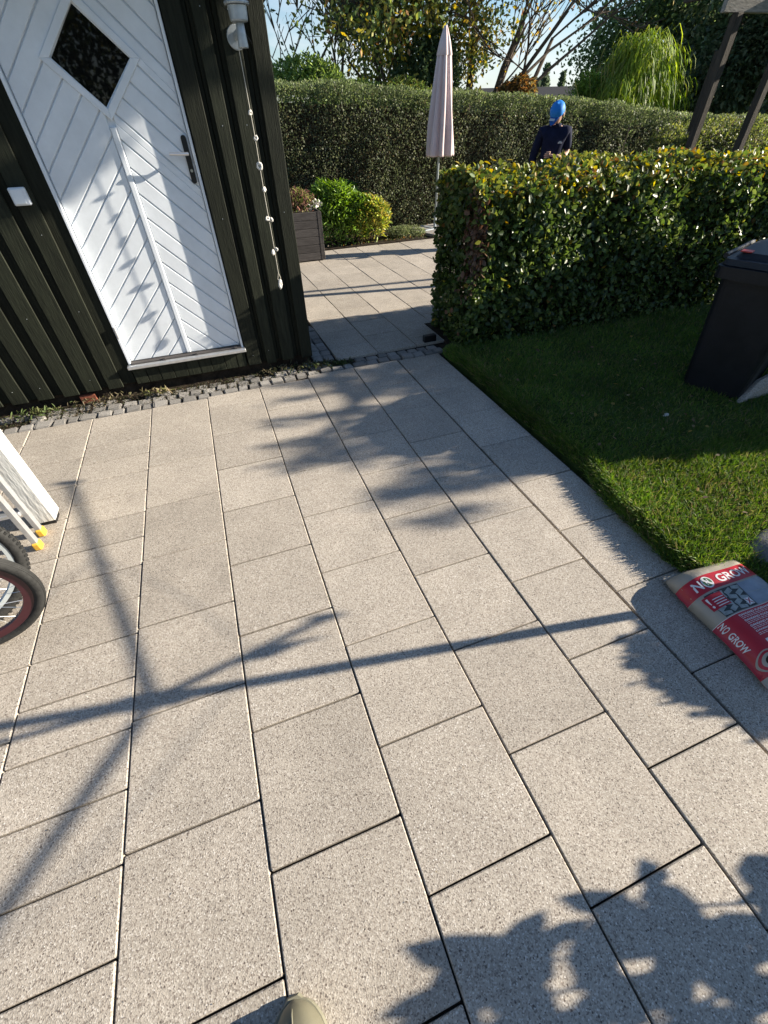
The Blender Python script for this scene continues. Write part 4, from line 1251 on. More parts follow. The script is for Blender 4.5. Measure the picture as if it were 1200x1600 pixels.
def wheel(parent, ctr, th, r, lean, tyre_r, tyre_m, rim_m, rim_r, knob=False, spokes=28, rimw=.012):
    """wheel standing on the ground, turned about z by th, leaning by lean"""
    wroot = empty('wheel', ctr); wroot.parent = parent
    wroot.rotation_mode = 'QUATERNION'
    ax = Vector((math.cos(th), math.sin(th), 0)); nrm = Vector((-math.sin(th), math.cos(th), 0))
    upv = (Vector((0, 0, 1)) * math.cos(lean) + nrm * math.sin(lean)).normalized(); n2 = ax.cross(upv).normalized() * -1
    mt = Matrix((ax, upv.cross(ax).normalized(), upv)).transposed()
    wroot.rotation_quaternion = mt.to_quaternion()
    wroot.location = Vector(ctr) + upv * r
    def ring(R_, rr, n1=64, n2_=12, ky=1.0):
        vs = []; fs = []
        for i in range(n1):
            a = 2 * PI * i / n1
            for j in range(n2_):
                t = 2 * PI * j / n2_
                q = R_ + rr * math.cos(t)
                vs.append((q * math.cos(a), rr * math.sin(t) * ky, q * math.sin(a)))
        for i in range(n1):
            for j in range(n2_):
                fs.append((i * n2_ + j, ((i + 1) % n1) * n2_ + j, ((i + 1) % n1) * n2_ + (j + 1) % n2_, i * n2_ + (j + 1) % n2_))
        return vs, fs
    b = MB(); b.add(*ring(r - tyre_r, tyre_r)); b.obj('tyre', tyre_m, wroot, smooth=True)
    if knob:
        b = MB()
        for i in range(90):
            a = 2 * PI * i / 90
            for y, dr_ in ((-.016, -.004), (.0, .0), (.016, -.004)):
                a2 = a + (.035 if y == 0 else 0)
                R_ = r - .0015 + dr_; c_, s_ = math.cos(a2), math.sin(a2)
                t_ = Vector((-s_, 0, c_)) * .005; o_ = Vector((c_, 0, s_)); p = o_ * R_ + Vector((0, y, 0))
                q = [p + t_ * i1 + Vector((0, .005 * j1, 0)) + o_ * k1 for k1 in (-.004, .004) for i1, j1 in ((-1, -1), (1, -1), (1, 1), (-1, 1))]
                b.add(q, [(4, 5, 6, 7), (0, 1, 5, 4), (1, 2, 6, 5), (2, 3, 7, 6), (3, 0, 4, 7)])
        b.obj('tread_blocks', tyre_m, wroot, kind='stuff')
    else:
        b = MB()
        for y in (-.012, -.006, 0, .006, .012):
            q = r - tyre_r + math.sqrt(max(tyre_r ** 2 - y ** 2, 0)) - .0006
            vs, fs = ring(q, .0016, 72, 5); b.add([(v[0], v[1] + y, v[2]) for v in vs], fs)
        b.obj('tread_ribs', tyre_m, wroot)
    ri = r - 2 * tyre_r + .006
    b = MB(); vs = []; fs = []
    prof = [(ri, -rimw), (ri - rim_r, -rimw * .75), (ri - rim_r * 1.05, 0), (ri - rim_r, rimw * .75), (ri, rimw), (ri - .004, 0)]
    n1 = 72
    for i in range(n1):
        a = 2 * PI * i / n1
        for (q, y) in prof: vs.append((q * math.cos(a), y, q * math.sin(a)))
    k = len(prof)
    for i in range(n1):
        for j in range(k): fs.append((i * k + j, ((i + 1) % n1) * k + j, ((i + 1) % n1) * k + (j + 1) % k, i * k + (j + 1) % k))
    b.add(vs, fs); b.obj('rim', rim_m, wroot, smooth=False)
    b = MB()
    for i in range(spokes):
        a = 2 * PI * i / spokes; s = 1 if i % 2 else -1
        a2 = a + (.5 if (i // 2) % 2 else -.5)
        b.tube([(.018 * math.cos(a2), s * .025, .018 * math.sin(a2)), ((ri - rim_r) * math.cos(a), s * .002, (ri - rim_r) * math.sin(a))], .0011, 4, cap=False)
    b.obj('spokes', M['steel'], wroot)
    b = MB(); b.tube([(0, -.045, 0), (0, .045, 0)], .017, 12); b.obj('hub', M['steel'], wroot)
    return wroot
def bicycle(label, ctr, th, r, lean, tyre_r, tm, rm, rim_r, knob, col, guard, spokes):
    root = empty('bicycle', (0, 0, 0), label=label, cat='bicycle')
    w1 = wheel(root, (ctr[0], ctr[1], 0), th, r, lean, tyre_r, tm, rm, rim_r, knob, spokes)
    ax = Vector((math.cos(th), math.sin(th), 0)); nrm = Vector((-math.sin(th), math.cos(th), 0))
    base2 = (ctr[0] - ax.x * (r * 3.0), ctr[1] - ax.y * (r * 3.0), 0)
    wheel(root, base2, th, r, lean, tyre_r, tm, rm, rim_r, knob, spokes)
    up_ = (Vector((0, 0, 1)) * math.cos(lean) + nrm * math.sin(lean)).normalized()
    def pt(u, h, s=0): return Vector((ctr[0], ctr[1], 0)) + ax * u + up_ * h + nrm * s
    fm = mat('frame_paint', col, .35, .5)
    b = MB()
    b.tube([pt(0, r, .05), pt(-.06, r * 2.25, .04), pt(-.10, r * 2.5, 0)], .011, 8); b.tube([pt(0, r, -.05), pt(-.06, r * 2.25, -.04), pt(-.10, r * 2.5, 0)], .011, 8)
    b.obj('fork', fm, root)
    b = MB(); b.tube([pt(-.12, r * 2.6), pt(-.9 * r * 2, r * .9), pt(-3 * r, r)], .016, 8); b.tube([pt(-.13, r * 2.9), pt(-2.1 * r, r * 2.4)], .014, 8); b.tube([pt(-1.75 * r, r * .9), pt(-2.15 * r, r * 2.8)], .014, 8); b.tube([pt(-2.1 * r, r * 2.4), pt(-3 * r, r)], .010, 8)
    b.obj('frame', fm, root)
    b = MB(); b.tube([pt(-.10, r * 2.5), pt(-.15, r * 3.3)], .012, 8); b.tube([pt(-.25, r * 3.35, -.28), pt(-.14, r * 3.3, 0), pt(-.25, r * 3.35, .28)], .011, 8); b.obj('handlebar', M['steel'], root)
    b = MB(); q = pt(-2.2 * r, r * 2.9); b.box(-.13, .13, -.07, .07, -.02, .03, ch=.02); so = b.obj('saddle', M['black'], root, loc=q); so.rotation_euler = (0, 0, th)
    if guard:
        b = MB(); R_ = r + .022
        pts = []
        for a in np.linspace(math.radians(guard[0]), math.radians(guard[1]), 16):
            pts.append((R_ * math.cos(a), R_ * math.sin(a)))
        vs = []; fs = []
        for (u, h) in pts:
            for j, s in enumerate((-.026, -.014, 0, .014, .026)):
                k = 1 - abs(s) * 1.2 / R_ * (1 if True else 0)
                vs.append(tuple(pt(u * k, r + h * k, s)))
        for i in range(len(pts) - 1):
            for j in range(4): fs.append((i * 5 + j, i * 5 + j + 1, (i + 1) * 5 + j + 1, (i + 1) * 5 + j))
        b.add(vs, fs); go = b.obj('mudguard', M['galv'], root, smooth=True)
        sm = go.modifiers.new('thick', 'SOLIDIFY'); sm.thickness = .002
    return root
bicycle('bicycle with smooth black tyre and burgundy rim, nearest at left edge', (-1.227, 1.419), .2, .29, -.12, .0215, M['rubber'], M['burgundy'], .034, False, (.1, .012, .02), (62, 175), 28)
bicycle('bicycle with knobbly tyre and silver rim, behind the burgundy one', (-1.318, 1.500), .45, .33, -.02, .024, M['rubber'], M['galv'], .020, True, (.02, .02, .022), None, 32)

# ================================================================ BAG OF JOINTING SAND
BX0, BX1, BY0, BY1 = 1.515, 1.890, .165, .668
BH = .088
def bag_pt(u, v, off=0.0):
    """u across (0 left..1 right), v along (0 bottom..1 top) -> world point on the upper skin of the bag"""
    eu = min(max(u, -.0), 1.); ev = min(max(v, 0), 1.)
    pu = (1 - abs(2 * eu - 1) ** 4.5) ** .55
    pv = (1 - abs(2 * ev - 1) ** 7) ** .6
    z = .012 + BH * pu * pv
    z += .0035 * math.sin(7 * u + 5 * v) * pu * pv + .0025 * math.sin(15 * v + 3 * u + 1) * pu * pv
    cr = .0022 * math.sin(60 * v + 9 * math.sin(4 * u)) * math.exp(-((u) / .12) ** 2) * (v > .62) * (v < .97) + .0016 * math.sin(34 * (u + .7 * v)) * math.exp(-((u - .75) / .25) ** 2 - ((v - .45) / .3) ** 2) + .0014 * math.sin(48 * v - 11 * u) * math.exp(-((v - .9) / .09) ** 2)
    x = BX0 + (BX1 - BX0) * u + .008 * math.sin(6 * v) * (1 - u) + .045 * v
    y = BY0 + (BY1 - BY0) * v + .010 * math.sin(5 * u + 1) * v + .012 * u * v
    return Vector((x, y, z + cr + off))
sk = empty('sand_bag', (1.7, .37, 0), label='beige and red bag of jointing sand lying on the slabs by the lawn', cat='bag')
KRAFT = mat('beige_film', (0.36, 0.32, 0.26), 0.45, 0.45, noise=0.08, nscale=10, bump=.6, bscale=22)
RED = mat('red_print', (0.42, 0.012, 0.025), 0.38, 0.5, noise=0.06, nscale=12, bump=.5, bscale=22)
WHT = mat('white_print', (0.74, 0.73, 0.71), 0.45, 0.4)
DKP = mat('dark_print', (0.03, 0.035, 0.035), 0.5, 0.4)
GRYP = mat('grey_print', (0.27, 0.30, 0.29), 0.5, 0.4, noise=.25, nscale=60)
BLUP = mat('slate_photo_print', (0.22, 0.26, 0.31), 0.4, 0.5, noise=.25, nscale=14)
GRNP = mat('green_print', (0.03, 0.12, 0.04), 0.5, 0.4)
OFFS = Vector((-1.7, -.37, 0))
nu, nv = 40, 48
b = MB(); vs = []; fs = []
for i in range(nu + 1):
    for j in range(nv + 1): vs.append(bag_pt(i / nu, j / nv) + OFFS)
for i in range(nu):
    for j in range(nv): fs.append((i * (nv + 1) + j, (i + 1) * (nv + 1) + j, (i + 1) * (nv + 1) + j + 1, i * (nv + 1) + j + 1))
b.add(vs, fs)
# underside
k0 = len(vs); vs2 = []
for i in range(nu + 1):
    for j in range(nv + 1):
        p = bag_pt(i / nu, j / nv) + OFFS
        inn = 1 - .06
        vs2.append(((p.x) * inn, (p.y) * inn, max(.002, .010 - .5 * (p.z - .012))))
b.add(vs2, fs)
rim_i = [i * (nv + 1) for i in range(nu + 1)] + [nu * (nv + 1) + j for j in range(1, nv + 1)] + [i * (nv + 1) + nv for i in range(nu - 1, -1, -1)] + [j for j in range(nv - 1, 0, -1)]
b.f += [(rim_i[k], rim_i[(k + 1) % len(rim_i)], rim_i[(k + 1) % len(rim_i)] + k0, rim_i[k] + k0) for k in range(len(rim_i))]; b.mi += [0] * len(rim_i)
b.obj('sack', KRAFT, sk, smooth=True)
def on_bag(poly_uv, name, m, off, parent=sk, res=.02):
    """flat polygon in (u,v) cut into a grid and laid over the bag"""
    bm = bmesh.new()
    f = bm.faces.new([bm.verts.new((p[0], p[1], 0)) for p in poly_uv])
    us = [p[0] for p in poly_uv]; vs_ = [p[1] for p in poly_uv]
    for a in np.arange(math.floor(min(us) / res) * res, max(us), res):
        bmesh.ops.bisect_plane(bm, geom=bm.verts[:] + bm.edges[:] + bm.faces[:], plane_co=(a, 0, 0), plane_no=(1, 0, 0))
    for a in np.arange(math.floor(min(vs_) / res) * res, max(vs_), res):
        bmesh.ops.bisect_plane(bm, geom=bm.verts[:] + bm.edges[:] + bm.faces[:], plane_co=(0, a, 0), plane_no=(0, 1, 0))
    for v in bm.verts: v.co = bag_pt(v.co.x, VM(v.co.y), off) + OFFS
    me = bpy.data.meshes.new(name); bm.to_mesh(me); bm.free()
    return link(name, me, m, parent, smooth=True)
def VM(v): return float(np.interp(v, [0, .062, .165, .26, .585, .60, .75, .765, .885, 1], [0, .06, .15, .24, .49, .50, .705, .72, .863, 1]))
def rectuv(u0, u1, v0, v1): return [(u0, v0), (u1, v0), (u1, v1), (u0, v1)]
def text_mesh(txt, bold=True):
    cu = bpy.data.curves.new('t', 'FONT'); cu.body = txt; cu.size = 1; cu.offset = .022 if bold else 0.0; cu.resolution_u = 3
    o = bpy.data.objects.new('t', cu); C.objects.link(o)
    dg = bpy.context.evaluated_depsgraph_get(); dg.update()
    me = bpy.data.meshes.new_from_object(o.evaluated_get(dg)); bpy.data.objects.remove(o)
    return me
def text_on_bag(txt, u0, v0, du, dv, m, off, name, rot=0.0, bold=True):
    """du,dv: total width and height in bag uv; rot 0 reads along +u, -90 reads along -v"""
    me = text_mesh(txt, bold)
    xs = [v.co.x for v in me.vertices]; ys_ = [v.co.y for v in me.vertices]
    x0, x1, y0, y1 = min(xs), max(xs), min(ys_), max(ys_)
    bm = bmesh.new(); bm.from_mesh(me)
    for a in np.linspace(x0, x1, 24)[1:-1]:
        bmesh.ops.bisect_plane(bm, geom=bm.verts[:] + bm.edges[:] + bm.faces[:], plane_co=(a, 0, 0), plane_no=(1, 0, 0))
    for v in bm.verts:
        s = (v.co.x - x0) / (x1 - x0); t = (v.co.y - y0) / (y1 - y0)
        if rot == 0: u, vv = u0 + s * du, v0 + t * dv
        else: u, vv = u0 + t * du, v0 - s * dv
        v.co = bag_pt(u, VM(vv), off) + OFFS
    bm.to_mesh(me); bm.free(); me.materials.clear()
    return link(name, me, m, sk)
o1, o2, o3, o4 = .0009, .0016, .0022, .0028
on_bag(rectuv(.0, 1.0, .765, .885), 'red_band', RED, o1)
on_bag(rectuv(.0, 1.0, .0, .585), 'red_panel', RED, o1)
on_bag(rectuv(.0, .9, .762, .766), 'band_line', KRAFT, o2); on_bag(rectuv(.0, 1, .583, .588), 'panel_line', WHT, o2)
def circ_uv(cu_, cv_, r_, n=28, a0=0, a1=2 * PI):
    asp = (BX1 - BX0) / (BY1 - BY0)
    return [(cu_ + r_ * math.cos(a0 + (a1 - a0) * k / n), cv_ + r_ * asp * math.sin(a0 + (a1 - a0) * k / n)) for k in range(n + (0 if abs(a1 - a0) > 6.2 else 1))]
def ring_uv(cu_, cv_, r_, w_, name, m, off, n=28):
    A_ = circ_uv(cu_, cv_, r_, n); B_ = circ_uv(cu_, cv_, r_ - w_, n)
    bm_v = [bag_pt(p[0], VM(p[1]), off) + OFFS for p in A_ + B_]
    bb = MB(); bb.add(bm_v, [(i, (i + 1) % n, n + (i + 1) % n, n + i) for i in range(n)]); bb.obj(name, m, sk)
# NO GROW
text_on_bag('N', .085, .793, .090, .066, WHT, o2, 'letter')
on_bag(circ_uv(.248, .826, .060), 'emblem', WHT, o2); 
on_bag(circ_uv(.248, .826, .046), 'emblem_leaf', GRNP, o3)
on_bag([(.20, .85), (.213, .862), (.292, .802), (.279, .79)], 'emblem_bar', WHT, o4)
on_bag([(.225, .86), (.235, .86), (.235, .80), (.225, .80)], 'emblem_bar', WHT, o4); on_bag([(.255, .85), (.265, .85), (.265, .80), (.255, .80)], 'emblem_bar', WHT, o4)
text_on_bag('GROW', .370, .793, .46, .066, WHT, o2, 'letters')
text_on_bag('TM', .825, .85, .035, .012, WHT, o2, 'letters', bold=False)
# photo of block paving
on_bag([(.30, .600), (.565, .600), (.50, .755), (.30, .755)][:0] or rectuv(.10, .505, .600, .750), 'photo_print', DKP, o2)
r_ = random.Random(3)
for i in range(4):
    for j in range(4):
        cu_ = .125 + i * .105; cv_ = .615 + j * .036 + (.012 if i % 2 else 0)
        w1, h1 = (.048, .0155)
        a = .5 if (i + j) % 2 else -.4
        q = []
        for (sx, sy) in ((-1, -1), (1, -1), (1, 1), (-1, 1)):
            q.append((cu_ + .02 + sx * w1 * math.cos(a) - sy * h1 * .9 * math.sin(a), cv_ + sy * h1 * math.cos(a) * .9 + sx * w1 * math.sin(a) * .4))
        q = [(min(max(x, .102), .503), min(max(y, .602), .748)) for x, y in q]
        on_bag(q, 'photo_block', GRYP, o3, res=.05)
on_bag(rectuv(.065, .275, .655, .742), 'red_flash', RED, o4)
for k in range(5): on_bag(rectuv(.135, .262, .665 + k * .015, .6695 + k * .015), 'flash_line', WHT, .0034, res=.06) if k < 4 else None
on_bag([(.085, .73), (.105, .73), (.099, .69), (.091, .69)], 'flash_mark', WHT, .0034); on_bag(circ_uv(.095, .675, .010, 12), 'flash_mark', WHT, .0034)
on_bag(rectuv(.425, .495, .612, .655), 'warning_print', WHT, .0030)
on_bag([(.43, .618), (.438, .614), (.49, .649), (.482, .653)], 'warning_cross', RED, .0036); on_bag([(.482, .614), (.49, .618), (.438, .653), (.43, .649)], 'warning_cross', RED, .0036)
on_bag(rectuv(.512, .995, .600, .750), 'slate_print', BLUP, o2)
on_bag(rectuv(.506, .511, .598, .752), 'photo_line', DKP, o3)
for (a, c_) in (((.60, .60), (.72, .75)), ((.80, .60), (.86, .75)), ((.515, .68), (.99, .66))):
    du = .003; on_bag([(a[0], a[1]), (a[0] + du, a[1] + .003), (c_[0] + du, c_[1]), (c_[0], c_[1] - .003)], 'slate_joint', GRYP, o3)
text_on_bag('N', .955, .69, .03, .03, WHT, o3, 'letter')
# lines of small print: heading and two lines of text, four times
for k, tt in enumerate(['DANSAND FUGESAND', 'DANSAND FOGSAND', 'DANSAND FUGSAND', 'DANSAND JOINT FILLER']):
    vv = .545 - k * .062
    text_on_bag(tt, .20, vv, (.42, .40, .40, .50)[k], .020, WHT, o2, 'print_line')
    for j in range(2):
        q = .20; yy = vv - .014 - j * .014
        while q < .20 + (.50, .44, .40, .46)[k]:
            wd = r_.uniform(.02, .055); on_bag(rectuv(q, q + wd, yy, yy + .004), 'small_print', WHT, o2, res=.06); q += wd + .008
            if r_.random() < .02: break
on_bag(rectuv(.21, .52, .225, .285), 'weight_label', WHT, o2)
text_on_bag('20 KG', .27, .238, .18, .032, DKP, o3, 'weight_text')
for (cu_, cv_, r_1) in ((.115, .145, .105), (.355, .145, .105), (.60, .145, .105)):
    ring_uv(cu_, cv_, r_1, .012, 'seal_ring', KRAFT, o2); on_bag(circ_uv(cu_, cv_, r_1 * .68), 'seal', KRAFT, o2); on_bag(circ_uv(cu_, cv_, r_1 * .42), 'seal_mark', GRNP if cu_ > .2 else M['soil'], o3)
on_bag(rectuv(.0, 1.0, .0, .062), 'beige_foot', KRAFT, o3)
# along the left flank, reading downwards
text_on_bag('N', .010, .572, .040, .038, WHT, .0020, 'letter', rot=1)
ring_uv(.030, .508, .023, .008, 'emblem', WHT, .0022)
text_on_bag('GROW', .010, .462, .040, .200, WHT, .0020, 'letters', rot=1)
# crimped top end
b = MB(); vs = []; fs = []
for i in range(25):
    u = i / 24; p = bag_pt(u, 1.0) + OFFS; k = .014 + .006 * math.sin(40 * u) + .004 * math.sin(17 * u)
    vs += [(p.x, p.y - .004, .012), (p.x, p.y + k * .6, .020 + .004 * math.sin(50 * u)), (p.x, p.y + k, .010)]
for i in range(24):
    for j in range(2): fs.append((i * 3 + j, (i + 1) * 3 + j, (i + 1) * 3 + j + 1, i * 3 + j + 1))
b.add(vs, fs); b.obj('end_fold', KRAFT, sk, smooth=True)

# rock by the bag
def rock(name, label, loc, s, seed=0, m='granite', rz=0):
    bm = bmesh.new(); bmesh.ops.create_icosphere(bm, subdivisions=3, radius=1)
    co = np.array([v.co[:] for v in bm.verts]); nn_ = vnoise(co, 1.6, seed) * .18 + vnoise(co, 5, seed + 1) * .06
    for v, k in zip(bm.verts, nn_): v.co = Vector((v.co.x * s[0], v.co.y * s[1], v.co.z * s[2])) * (1 + float(k))
    me = bpy.data.meshes.new(name); bm.to_mesh(me); bm.free()
    o = link(name, me, M[m], loc=loc, smooth=True, label=label, cat='stone'); o.rotation_euler = (0, 0, rz); return o
M['fieldstone'] = mat('field_stone', (0.16, 0.15, 0.145), .85, .3, noise=.35, nscale=25, bump=.8, bscale=60)
rock('field_stone', 'grey rounded field stone beyond the sand bag on the lawn edge', (2.19, .60, .03), (.20, .12, .075), 4, 'fieldstone', .1)
rock('pebble_stone', 'small pale stone lying in the grass before the wheelie bin', (2.62, 1.72, .055), (.022, .015, .012), 9, 'stone')

# ================================================================ WHEELIE BIN
bn = empty('wheelie_bin', (3.235, 1.685, 0.04), rz=math.atan2(.37, .93), label='black wheelie bin standing on the shaded lawn at the right edge', cat='bin')
def frustum(x0, x1, y0, y1, z0, X0, X1, Y0, Y1, z1, nb=5, rad=.05):
    def ring(a0, a1, c0, c1, z):
        pts = []
        for (cx_, cy_, s0) in ((a1 - rad, c1 - rad, 0), (a0 + rad, c1 - rad, 1), (a0 + rad, c0 + rad, 2), (a1 - rad, c0 + rad, 3)):
            for k in range(nb):
                a = PI / 2 * (s0 + k / (nb - 1)); pts.append((cx_ + rad * math.cos(a), cy_ + rad * math.sin(a), z))
        return pts
    A_ = ring(x0, x1, y0, y1, z0); B_ = ring(X0, X1, Y0, Y1, z1); n_ = len(A_)
    return A_ + B_, [(i, (i + 1) % n_, n_ + (i + 1) % n_, n_ + i) for i in range(n_)] + [tuple(range(n_ - 1, -1, -1)), tuple(range(n_, 2 * n_))]
b = MB(); b.add(*frustum(0, .42, 0, .38, .01, -.085, .54, -.04, .43, .76)); b.obj('body', M['bin'], bn, smooth=False)
b = MB(); b.add(*frustum(-.155, .60, -.07, .455, .745, -.160, .60, -.07, .455, .81, rad=.045)); b.obj('rim_collar', M['bin'], bn)
ldp = empty('lid', (0, 0, 0)); ldp.parent = bn
b = MB(); b.add(*frustum(-.135, .59, -.06, .445, .814, -.125, .585, -.05, .437, .845, rad=.045)); b.add(*frustum(-.07, .56, -.01, .405, .8455, -.05, .53, .01, .385, .875, rad=.045)); b.obj('lid_shell', M['bin'], ldp)
b = MB(); b.tube([(-.02, .462, .84), (.5, .462, .84)], .015, 10); b.obj('grip', M['bin'], ldp)
b = MB(); b.box(-.06, -.0, .33, .39, .8755, .882, ch=.002); b.obj('sticker', mat('red_sticker', (.5, .06, .05), .4), ldp)
b = MB()
for yy in (.02, .36):
    b.tube([(.43, yy - .02, .09), (.43, yy + .02, .09)], .095, 20)
b.obj('bin_wheels', M['rubber'], bn)
# pale slab modelled in place of a sunlit streak on the bin
oc = MB(); oc.add([(3.215, 1.655, .05), (3.90, 1.70, .05), (3.90, 1.74, .26), (3.42, 1.72, .15), (3.215, 1.685, .05), (3.905, 1.73, .05), (3.905, 1.77, .25), (3.425, 1.75, .14)],
       [(0, 1, 2, 3), (7, 6, 5, 4), (0, 4, 5, 1), (1, 5, 6, 2), (2, 6, 7, 3), (3, 7, 4, 0)])
oc.obj('sun_streak', M['slab'], label='pointed sunlit streak modelled as a grey slab at the foot of the black bin', cat='sunlit streak')
b = MB(); b.box(0, .12, 0, .05, 0, .06, ch=.004)
ob = b.obj('edging_block', M['black'], loc=(1.70, 3.60, .0), label='dark edging block at the foot of the hedge corner beside the patio', cat='block')

# ================================================================ PERGOLA
pg = empty('pergola', (5.35, 4.66, 0), label='weathered timber pergola posts with top beam behind the near hedge at right', cat='pergola')
def ppost(x, y, h_):
    b = MB(); b.box(x - .038, x + .038, y - .038, y + .038, 0, h_, ch=.005); b.obj('post', M['post'], pg)
ppost(0, 0, 2.20); ppost(.62, -.10, 2.20); ppost(3.6, -.35, 2.20); ppost(3.2, 2.9, 2.2); ppost(-.1, 3.0, 2.4) if False else None
def beam(p, q, wd, hh, m, name):
    p = Vector(p); q = Vector(q); d = (q - p); L0 = d.length
    b = MB(); b.box(0, L0, -wd / 2, wd / 2, 0, hh, ch=.005); o = b.obj(name, m, pg, loc=p); o.rotation_euler = d.to_track_quat('X', 'Z').to_euler()
beam((-.16, .045, 2.203), (3.8, -.33, 2.203), .05, .12, M['beam'], 'beam')
beam((-.10, .60, 2.328), (.02, -.5, 2.328), .045, .10, M['post'], 'rafter')
beam((-.02, .0, 1.85), (.55, -.07, 2.34), .045, .07, M['post'], 'brace') if False else None
beam((.62, .55, 2.328), (.70, -.6, 2.328), .045, .10, M['post'], 'rafter'); beam((1.5, .5, 2.328), (1.55, -.6, 2.328), .045, .10, M['post'], 'rafter')
beam((-.12, -.52, 2.36), (3.8, -.85, 2.36), .04, .14, M['beam'], 'beam') if False else None

# ================================================================ TREES
def tree(name, label, loc, trunks, leaf_n, leaf_size, pal, wts=None, cluster=.35, seed=1, levels=3, spread=.6, bark='bark', leafm='leaf', aspect=.55, group=None, leafiness=1.0, length=1.1, droop=0.0, shape='diamond', cat='tree', tw=.006, split=4):
    r = random.Random(seed)
    root = empty(name, loc, label=label, cat=cat, group=group)
    b = MB(); tips = []
    def grow(p, d, ln, rad, lv):
        pts = [p]; rr = [rad]; q = p.copy(); dd = d.copy()
        ns = 4
        for i in range(ns):
            dd = (dd + Vector((r.gauss(0, .12), r.gauss(0, .12), r.gauss(0, .08) + .03 - droop * (1 - lv / 4)))).normalized()
            q = q + dd * (ln / ns); pts.append(q.copy()); rr.append(max(rad * (1 - .55 * (i + 1) / ns), tw * .5))
        b.tube(pts, rr, 7 if lv >= levels - 1 else (5 if lv > 0 else 4), cap=False)
        if lv <= 1: tips.extend([pts[2], pts[3], pts[4]])
        if lv > 0:
            for k in range(split + (1 if lv < levels else 0)):
                t = r.choice((1, 2, 3, 4, 4)) if lv < levels else r.choice((2, 3, 4, 4))
                base = pts[t]; d2 = (dd + Vector((r.gauss(0, spread), r.gauss(0, spread), r.gauss(0, spread * .5) + .1))).normalized()
                grow(base, d2, ln * r.uniform(.55, .8), max(rr[t] * r.uniform(.45, .7), tw), lv - 1)
    for (p, d, ln, rad) in trunks: grow(Vector(p), Vector(d).normalized(), ln, rad, levels)
    b.obj('trunk', M[bark], root)
    if leaf_n:
        T = np.array([t[:] for t in tips]); use = RNG.uniform(0, 1, len(T)) < leafiness
        T = T[use] if use.any() else T
        idx = RNG.integers(0, len(T), leaf_n)
        P = T[idx] + RNG.normal(size=(leaf_n, 3)) * cluster * np.array([1, 1, .7])
        cl = RNG.uniform(.75, 1.25, len(T))[idx][:, None]
        me = leaves('crown', P, rand_dir(leaf_n) + np.array([0, 0, .5]), rand_dir(leaf_n) + np.array([0, 0, -.5]), RNG.uniform(.6, 1.3, leaf_n) * leaf_size, aspect, 1.5 * pick(pal, leaf_n, wts, .2) * cl, shape)
        link('crown', me, M[leafm], root, kind='stuff')
    return root
# twiggy tree over the outbuilding
tree('bare_tree', 'almost leafless twiggy tree beside the outbuilding, behind the tall hedge', (3.05, 13.0, 0), [((0, 0, 0), (-.05, 0, 1), 3.0, .09), ((.3, 0, 0), (.12, 0, 1), 2.6, .06)], 2600, .10,
     [(.07, .11, .05), (.12, .16, .07), (.10, .12, .08)], cluster=.10, seed=5, levels=4, spread=.5, leafiness=.35, split=4, tw=.012)
for k, (x, y, z, rx, rz_, pal) in enumerate([(2.6, 11.2, 1.95, .7, .45, 0), (3.5, 11.4, 1.75, .8, .35, 0), (4.6, 11.2, 1.7, .7, .35, 1)]):
    bush('garden_shrub', ['light green leafy shrub rising above the tall hedge beside the outbuilding', 'light green shrub top left of the yellowing tree', 'dark shrub top beneath the yellowing tree'][k], 'shrub', (x, y, z), (rx, .5, rz_), 2600, .10, [[(.13, .19, .05), (.20, .26, .08), (.09, .14, .04)], [(.07, .11, .03), (.12, .13, .04)]][pal], asp=.4, upright=.8)
# yellowing tree mass
tree('yellowing_tree', 'tree with dark green and yellowing autumn leaves left of the parasol top', (5.3, 12.9, 0), [((0, 0, 0), (0, 0, 1), 2.3, .12), ((.3, 0, 0), (.25, 0, 1), 2.2, .08), ((-.2, 0, 0), (-.2, 0, 1), 2.1, .08)], 19000, .11,
     [(.05, .08, .03), (.08, .11, .04), (.34, .27, .05), (.24, .22, .05), (.16, .19, .05), (.28, .15, .06)], [3, 3, 2.2, 2.5, 2.5, .8], cluster=.26, seed=12, levels=3, spread=.62, leafiness=.85)
bush('dark_conifer', 'dark green dense shrub in front of the yellowing tree', 'shrub', (5.55, 12.2, 2.05), (.85, .5, .85), 5200, .10, [(.035, .06, .03), (.05, .085, .04), (.09, .12, .05)], asp=.4, upright=-.3)
# spreading tree with several bare stems
tree('spreading_tree', 'multi-stemmed spreading tree with thinning yellow leaves right of the parasol', (7.0, 12.6, 0),
     [((-.15, 0, 0), (.02, 0, 1), 3.3, .13), ((.12, 0, 0), (.16, 0, 1), 3.2, .12), ((.28, 0, 0), (.42, -.05, 1), 3.4, .085), ((.2, .1, 0), (.55, -.1, 1), 3.6, .07), ((-.3, 0, 0), (-.18, 0, 1), 3.1, .07), ((.55, -.05, 1.5), (1, -.1, .55), 2.8, .045), ((.75, -.1, 1.9), (.9, .1, .75), 2.6, .04)], 3800, .10,
     [(.36, .25, .05), (.25, .14, .07), (.20, .19, .06), (.40, .30, .08)], cluster=.10, seed=21, levels=4, spread=.42, leafiness=.16, split=3, tw=.013)
bush('orange_shrub', 'small orange-brown shrub top at the foot of the spreading tree', 'shrub', (7.75, 12.0, 1.75), (.42, .4, .42), 1300, .11, [(.16, .09, .035), (.20, .13, .04), (.09, .08, .035)], asp=.5, upright=-.2)
